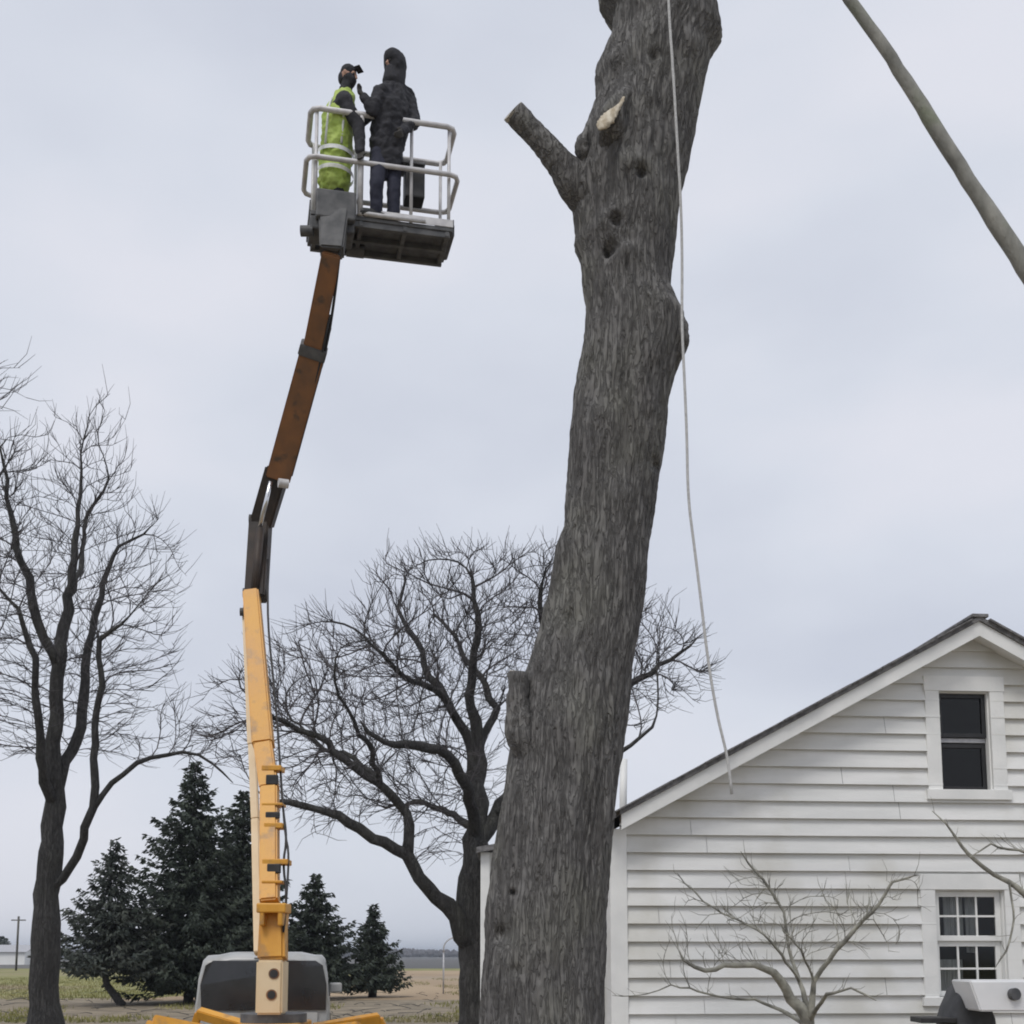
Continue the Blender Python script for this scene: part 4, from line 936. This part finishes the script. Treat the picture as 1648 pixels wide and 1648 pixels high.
# upper boom, coming forward
U0 = Q(448, 768, DK-.1); U1 = Q(505, 560, DK-1.05); U2 = Q(534, 405, 12.95)
sidev = Vector((1, .1, 0))
beams('upper_boom', [(U0, U1, .30, .26, .29, .26, sidev)], M['orange_shaded'], .015)
beams('telescopic_section', [(U1-(U1-U0)*.1, U2, .225, .20, .21, .20, sidev)], M['orange_shaded'], .015)
beams('boom_collar', [(U1-(U1-U0).normalized()*.10, U1+(U1-U0).normalized()*.03, .32, .30, .32, .30, sidev)], M['darksteel'], .01)
bm = bmesh.new(); addcyl(bm, Q(456, 778, DK-.35), .055, .12, Vector((1, .4, 0)), 24); link('sheave', bm, M['galv'], lift)
tubes('hydraulic_line', [([U0+Vector((.17, -.05, 0)), U0.lerp(U1, .5)+Vector((.175, -.08, 0)), U1+Vector((.175, -.1, 0)), U1.lerp(U2, .5)+Vector((.15, -.08, 0)), U2+Vector((.10, -.05, 0))], .017), ([U0.lerp(U1, .3)+Vector((.165, -.12, 0)), U0.lerp(U1, .8)+Vector((.17, -.14, 0)), U1.lerp(U2, .3)+Vector((.145, -.12, 0))], .013)], M['black'], lift, 8, 2)
dU = (U1-U0).normalized(); rU = beamrot(U0, U1, sidev)
for t in (.10, .27, .5, .62, .74, .86): box('clamp', U0.lerp(U1, t)+Vector((.155, -.07, 0)), (.06, .08, .07), M['black'], lift, rU, .008)
box('valve_block', U1+Vector((.15, -.08, .08)), (.07, .10, .26), M['black'], lift, rU, .01)

# ------------------------------------------------------------------ basket
A_ = Q(500, 333, 12.92); B_ = Q(729, 371, 13.27)
FZ = (A_.z+B_.z)/2; A_.z = B_.z = FZ
bx = (B_-A_); BW = bx.length; bx.normalize(); by = Vector((-bx.y, bx.x, 0)); BD = .66
bk = empty('work_basket', A_+bx*BW/2+by*BD/2, 0, 'grey tubular work basket at the top of the boom, holding two workers', 'basket')
def B(s, d, z): return A_+bx*(s*BW)+by*(d*BD)+Vector((0, 0, z))
rotB = Matrix((bx, by, Vector((0, 0, 1)))).transposed()
def bbox(name, s0, s1, d0, d1, z0, z1, m, bev=.008, par=bk):
    return box(name, B((s0+s1)/2, (d0+d1)/2, (z0+z1)/2), (abs(s1-s0)*BW, abs(d1-d0)*BD, abs(z1-z0)), m, par, rotB, bev)
bbox('floor', 0, 1, 0, 1, -.05, 0, M['darksteel'])
boxes('floor_rib', [(B(.5, d, -.085), (BW*.96, .05, .07), rotB) for d in (.06, .5, .94)]+[(B(s, .5, -.08), (.05, BD*.98, .06), rotB) for s in (.04, .35, .66, .96)], M['darksteel'], bk, .006)
bbox('toe_board', .33, 1.0, -.012, .0, 0, .09, M['galv'], .003); bbox('toe_board', 0, 1.0, 1.0, 1.012, 0, .12, M['darksteel'], .003)
bbox('toe_board', 1.0, 1.008, 0, 1, 0, .10, M['darksteel'], .003); bbox('toe_board', -.008, 0, 0, 1, 0, .12, M['darksteel'], .003)
RR = .033
def ringrail(z, o=.0, gap=None):
    c = .10; pts = []
    s0_, s1_, d0_, d1_ = -o, 1+o, -o*2, 1+o*2
    cs, cd = c/BW, c/BD
    P_ = [(s0_, d0_+cd), (s0_+cs*.3, d0_+cd*.3), (s0_+cs, d0_), (s1_-cs, d0_), (s1_-cs*.3, d0_+cd*.3), (s1_, d0_+cd), (s1_, d1_-cd), (s1_-cs*.3, d1_-cd*.3), (s1_-cs, d1_), (s0_+cs, d1_), (s0_+cs*.3, d1_-cd*.3), (s0_, d1_-cd), (s0_, d0_+cd)]
    return [B(a, b, z) for a, b in P_]
tubes('top_rail', [(ringrail(1.23, .012), RR)], M['galv'], bk, 10, 0)
tubes('mid_rail', [(ringrail(.62, .035), RR*.9)], M['galv'], bk, 10, 0)
for s, d in ((.0, .0), (.34, -.01), (.70, .0), (1, .0), (1, 1), (.66, 1), (.34, 1), (0, 1)):
    ins_s = min(max(s, .03), .97); ins_d = min(max(d, .03), .97)
    big = s == .34 and d < 0
    tube('post', [B(ins_s, d if big else ins_d, 0), B(ins_s, d if big else ins_d, 1.23)], .034 if big else .02, M['galv'], bk, 10)
tubes('gate', [([B(.34, -.03, .05), B(.36, -.03, .02), B(.80, -.03, .02)], .026)], M['galv'], bk, 10, 1)
cb = bbox('control_box', .66, .80, .05, .40, .34, .74, M['black'], .02)
bbox('control_panel', .64, .80, .02, .45, .74, .77, M['darksteel'], .005, cb)
bbox('battery_box', .88, 1.02, .1, .9, -.06, .10, M['darksteel'], .02)
# mount bracket on the boom side
bm = bmesh.new()
addbeam(bm, U2-Vector((0, 0, .02)), B(.16, .02, .02), .26, .24, .34, .20, sidev, .02)
addbox(bm, B(.17, -.07, .05), (.44, .10, .34), rotB, .02); addbox(bm, B(.15, .25, -.14), (.5, .34, .16), rotB, .02)
addcyl(bm, B(-.02, .1, -.22), .06, .14, Vector((1, 0, 0)), 20); addcyl(bm, B(.34, .8, -.11), .075, .2, bx, 20)
link('mount_bracket', bm, M['darksteel'], bk)

# ------------------------------------------------------------------ people (capsule skeletons fused by a voxel remesh)
def capsules(caps, n=14):
    bm = bmesh.new()
    for a, b, r0, r1 in caps:
        a, b = Vector(a), Vector(b); L = (b-a).length
        for c, r in ((a, r0), (b, r1)): bmesh.ops.create_icosphere(bm, subdivisions=2, radius=r, matrix=Matrix.Translation(c))
        if L > 1e-5:
            rot = (b-a).to_track_quat('Z', 'Y').to_matrix().to_4x4()
            bmesh.ops.create_cone(bm, cap_ends=True, segments=n, radius1=r0, radius2=r1, depth=L, matrix=Matrix.Translation((a+b)/2) @ rot)
    return bm
def fused(name, caps, m, parent, vox=.012, sm=3, disp=0, seed=0, squash=None):
    bm = capsules(caps)
    if squash:
        c, ax, k = squash
        for v in bm.verts:
            d = (v.co-c).dot(ax); v.co -= ax*d*(1-k)
    o = link(name, bm, m, parent, True)
    md = o.modifiers.new('r', 'REMESH'); md.mode = 'VOXEL'; md.voxel_size = vox; md.use_smooth_shade = True
    if disp:
        tx = bpy.data.textures.new('folds', 'CLOUDS'); tx.noise_scale = .075
        d = o.modifiers.new('d', 'DISPLACE'); d.texture = tx; d.strength = disp; d.texture_coords = 'GLOBAL'; d.mid_level = .5
    s = o.modifiers.new('s', 'SMOOTH'); s.iterations = sm; s.factor = .5
    return o
def hand_caps(w, d, side, curl=.6):
    """palm + five fingers; w wrist, d direction of the hand, side = thumb side"""
    d = d.normalized(); side = (side-d*side.dot(d)).normalized(); nrm = d.cross(side).normalized()
    caps = [(w, w+d*.03, .026, .028), (w+d*.03+side*.02, w+d*.085+side*.022, .02, .017), (w+d*.03-side*.02, w+d*.08-side*.024, .019, .016), (w+d*.03, w+d*.088, .02, .016)]
    for off, L in ((.028, .072), (.010, .080), (-.009, .075), (-.027, .058)):
        p = w+d*.085+side*off; dd = d
        for k in range(3):
            dd = (dd*math.cos(curl*.55)+nrm*math.sin(curl*.55)).normalized(); q = p+dd*L*(.42, .32, .26)[k]; caps.append((p, q, .0095-.0008*k, .0088-.0008*k)); p = q
    p = w+d*.03+side*.025; q = p+(side*.8+d*.7).normalized()*.035; r = q+(d+nrm*.6).normalized()*.03
    return caps+[(p, q, .013, .011), (q, r, .011, .009)]
def person(label, J, face, kit, bulk=1.0):
    """J: joints as world vectors; face: unit vector the head looks at"""
    p = empty('person', Vector((J['hip'].x, J['hip'].y, FZ)), 0, label, 'person')
    h = J['head']; nk = J['neck']; upv = (h-nk).normalized(); f = (face-upv*face.dot(upv)).normalized(); lt = upv.cross(f).normalized()
    body = [(nk-upv*.06, h-upv*.06, .058, .056), (h+f*-.012, h+upv*.035-f*.012, .088, .084), (h+f*.02-upv*.05, h+f*.03-upv*.085, .068, .040),
            (h+f*.088+upv*.012, h+f*.108-upv*.022, .010, .016), (h+f*.085-upv*.055, h+f*.088-upv*.058, .018, .018), (h+f*.075+upv*.028+lt*.03, h+f*.075+upv*.028-lt*.03, .02, .02)]
    for s in (-1, 1): body += [(h+lt*s*.083-upv*.01, h+lt*s*.09+upv*.015-f*.01, .012, .016)]
    sh, hp = J['sh'], J['hipj']
    body += [(nk-upv*.09, J['chest'], .07, .13), (J['chest'], J['hip'], .135, .125)]
    for s in (0, 1):
        body += [(nk-upv*.08, sh[s], .06, .056), (sh[s], J['el'][s], .05, .038), (J['el'][s], J['wr'][s], .037, .026)]
        body += [(J['hip'], hp[s], .10, .095), (hp[s], J['kn'][s], .085, .055), (J['kn'][s], J['an'][s], .052, .038), (J['an'][s], J['toe'][s], .04, .032)]
        hd_ = (J['wr'][s]-J['el'][s]).normalized()
        hd_ = (hd_+J.get('hdir', (Vector(), Vector()))[s]).normalized()
        body += hand_caps(J['wr'][s], hd_, Vector((0, 0, 1)) if abs(hd_.z) < .8 else f, .7)
    fused('body', body, M['skin'], p, .010, 2)
    for s in (-1, 1):
        bm = bmesh.new(); bmesh.ops.create_uvsphere(bm, u_segments=10, v_segments=8, radius=.013, matrix=Matrix.Translation(h+f*.082+lt*s*.033+upv*.008)); link('eye', bm, M['black'], p, True)
    # trousers
    tr_ = []
    for s in (0, 1): tr_ += [(J['hip'], hp[s], .135, .118), (hp[s], J['kn'][s], .108, .082), (J['kn'][s], J['an'][s]+Vector((0, 0, .02)), .08, .072)]
    fused('trousers', tr_, M[kit['trousers']], p, .014, 3, .025)
    for s in (0, 1):
        fused('boot', [(J['an'][s]+Vector((0, 0, .06)), J['an'][s], .06, .062), (J['an'][s], J['toe'][s], .058, .048)], M['black'], p, .012, 2)
    jk = [(nk-upv*.02, nk-upv*.08, .092, .12), (nk-upv*.09, J['chest'], .13, .175*bulk), (J['chest'], J['hip'], .178*bulk, .165*bulk), (J['hip'], J['hip']-Vector((0, 0, kit.get('hem', .1))), .168*bulk, .178*bulk)]
    across = (sh[1]-sh[0]).normalized(); jk += [(J['chest']+across*.07*bulk, J['hip']+across*.05, .16*bulk, .15*bulk), (J['chest']-across*.07*bulk, J['hip']-across*.05, .16*bulk, .15*bulk)]
    sl_ = []
    for s in (0, 1): sl_ += [(nk-upv*.07, sh[s], .10, .10), (J['chest'].lerp(sh[s], .5), sh[s], .13, .098), (sh[s], J['el'][s], .096, .078), (J['el'][s], J['wr'][s], .076, .055)]
    if kit['sleeves'] == kit['jacket']: fused('jacket', jk+sl_, M[kit['jacket']], p, .012, 2, .055)
    else:
        fused('jacket', [(a_, b_, r0-.012, r1-.012) for a_, b_, r0, r1 in jk[:4]]+sl_, M[kit['sleeves']], p, .013, 3, .025)
        fused('vest', jk+[(J['chest'].lerp(sh[s], .3), sh[s].lerp(J['chest'], .12), .11, .088) for s in (0, 1)], M[kit['jacket']], p, .012, 2, .055)
    for s in (0, 1):
        hd_ = ((J['wr'][s]-J['el'][s]).normalized()+J.get('hdir', (Vector(), Vector()))[s]).normalized()
        g_ = [(a_, b_, r0+.004, r1+.004) for a_, b_, r0, r1 in hand_caps(J['wr'][s], hd_, Vector((0, 0, 1)) if abs(hd_.z) < .8 else f, .7)]
        fused('glove', g_, M['glove'], p, .007, 1)
    if kit['head'] == 'hood':
        fused('hood', [(nk-upv*.03, h-f*.045-upv*.05, .125, .118), (h-f*.04, h-f*.05+upv*.06, .132, .118), (h-f*.05+upv*.06, h-f*.03+upv*.145, .10, .03), (h+f*.01+upv*.075, h-f*.02+upv*.09, .108, .10), (h+f*.02+lt*.085-upv*.05, h+f*.03+lt*.07+upv*.06, .03, .04), (h+f*.02-lt*.085-upv*.05, h+f*.03-lt*.07+upv*.06, .03, .04)], M[kit['cap']], p, .011, 2, .012)
        fused('scarf', [(h+f*.045-upv*.09, nk+f*.04, .075, .11)], M[kit['cap']], p, .012, 2)
    else:
        fused('cap', [(h-f*.012+upv*.055, h-f*.02+upv*.07, .098, .088)], M[kit['cap']], p, .010, 2)
        q = h+f*.085+upv*.075; bm = bmesh.new(); addbox(bm, q+f*.03+upv*.012, (.12, .075, .012), Matrix((lt, (f+upv*.25).normalized(), (upv-f*.25).normalized())).transposed(), .006); link('cap_brim', bm, M[kit['cap']], p)
        fused('face_mask', [(h+f*.04-upv*.05, h+f*.045-upv*.085, .068, .055), (h+f*.01-upv*.03, h+f*.03-upv*.04, .085, .07), (nk+upv*.0, h-upv*.07, .07, .07)], M['jacket_dark'], p, .010, 2)
        fused('collar', [(nk-upv*.04, nk+upv*.03-f*.01, .088, .078), (h-f*.05-upv*.03, h-f*.05, .075, .08)], M[kit['cap']], p, .012, 2)
    return p
V3 = Vector
Dd = 13.18
def JJ(px, py, D): return Q(px, py, D)
z0_ = FZ+.06
def ank(px, D): v = Q(px, 340, D); v.z = FZ+.07; return v
def toe(a, d): v = a+d.normalized()*.17; v.z = FZ+.045; return v
fd = Vector((-.75, -.45, 0))
an = (ank(606, 13.12), ank(633, 13.2))
J = dict(head=JJ(633, 104, 13.17), neck=JJ(634, 133, 13.2), chest=JJ(632, 178, 13.22), hip=JJ(622, 240, 13.22),
  sh=(JJ(612, 152, 13.05), JJ(655, 156, 13.36)), el=(JJ(600, 177, 12.98), JJ(667, 196, 13.3)), wr=(JJ(586, 157, 12.98), JJ(648, 212, 13.0)),
  hipj=(JJ(612, 250, 13.15), JJ(632, 252, 13.28)), kn=(JJ(606, 298, 13.05), JJ(634, 300, 13.16)), an=an, toe=(toe(an[0], fd), toe(an[1], fd)))
person('person in a dark hooded jacket and navy trousers, arm reaching toward the other worker', J, Vector((-.65, -.75, -.1)), dict(jacket='jacket_dark', sleeves='jacket_dark', trousers='trouser_navy', cap='jacket_dark', head='hood', hem=.17), 1.12)
an = (ank(528, 13.12), ank(552, 13.2)); fd2 = Vector((.9, -.2, 0))
J = dict(head=JJ(561, 124, 13.22), neck=JJ(556, 150, 13.22), chest=JJ(545, 190, 13.22), hip=JJ(539, 262, 13.22),
  sh=(JJ(548, 165, 13.36), JJ(553, 165, 13.06)), el=(JJ(575, 200, 13.4), JJ(577, 202, 13.05)), wr=(JJ(598, 185, 13.35), JJ(580, 243, 12.98)),
  hipj=(JJ(536, 270, 13.28), JJ(543, 270, 13.20)), kn=(JJ(534, 315, 13.28), JJ(543, 315, 13.19)), an=an, toe=(toe(an[0], fd2), toe(an[1], fd2)))
pv = person('person in a bright yellow-green high visibility vest and dark peaked cap', J, Vector((.8, -.25, .35)), dict(jacket='hivis', sleeves='jacket_dark', trousers='jacket_dark', cap='jacket_dark', head='cap', hem=.25), 1.06)
# reflective bands on the vest
def band(c, r, ax, h, par, sq=1.0):
    V, Fc = [], []; n = 28; ax = ax.normalized(); u = ax.orthogonal().normalized(); w = ax.cross(u)
    for z in (-h/2, h/2):
        for k in range(n):
            a = 2*math.pi*k/n; V.append(c+ax*z+(u*math.cos(a)+w*math.sin(a))*r)
    for k in range(n): Fc.append((k, (k+1) % n, n+(k+1) % n, n+k))
    V += [c+(v-c)*.93 for v in V]
    pymesh('reflective_band', V[:2*n], Fc, M['reflect'], par, True)
ax = J['chest']-J['hip']
band(J['hip'].lerp(J['chest'], .12), .214, ax, .05, pv); band(J['hip']-Vector((0, 0, .17)), .216, ax, .05, pv)
tubes('reflective_strap', [([J['hip'].lerp(J['chest'], .2)+Vector((s, -.188, 0)), J['chest']+Vector((s, -.192, -.05)), J['chest']+Vector((s*.8, -.17, .08)), J['chest']+Vector((s*.7, -.11, .17))], .014) for s in (-.09, .09)], M['reflect'], pv, 8, 2)

# ------------------------------------------------------------------ damp air
bm = bmesh.new(); addbox(bm, (0, 3200, 14), (11000, 9000, 30)); hz = link('haze', bm, bpy.data.materials.new('haze_air'))
hm = hz.data.materials[0]; hm.use_nodes = True; hm.node_tree.nodes.clear()
ho = hm.node_tree.nodes.new('ShaderNodeOutputMaterial'); pvn = hm.node_tree.nodes.new('ShaderNodeVolumePrincipled')
pvn.inputs['Color'].default_value = (.80, .87, .97, 1); pvn.inputs['Density'].default_value = .00038; pvn.inputs['Anisotropy'].default_value = .2
hm.node_tree.links.new(pvn.outputs[0], ho.inputs['Volume'])
tag(hz, 'pale damp air over the distant fields', 'haze', kind='stuff')
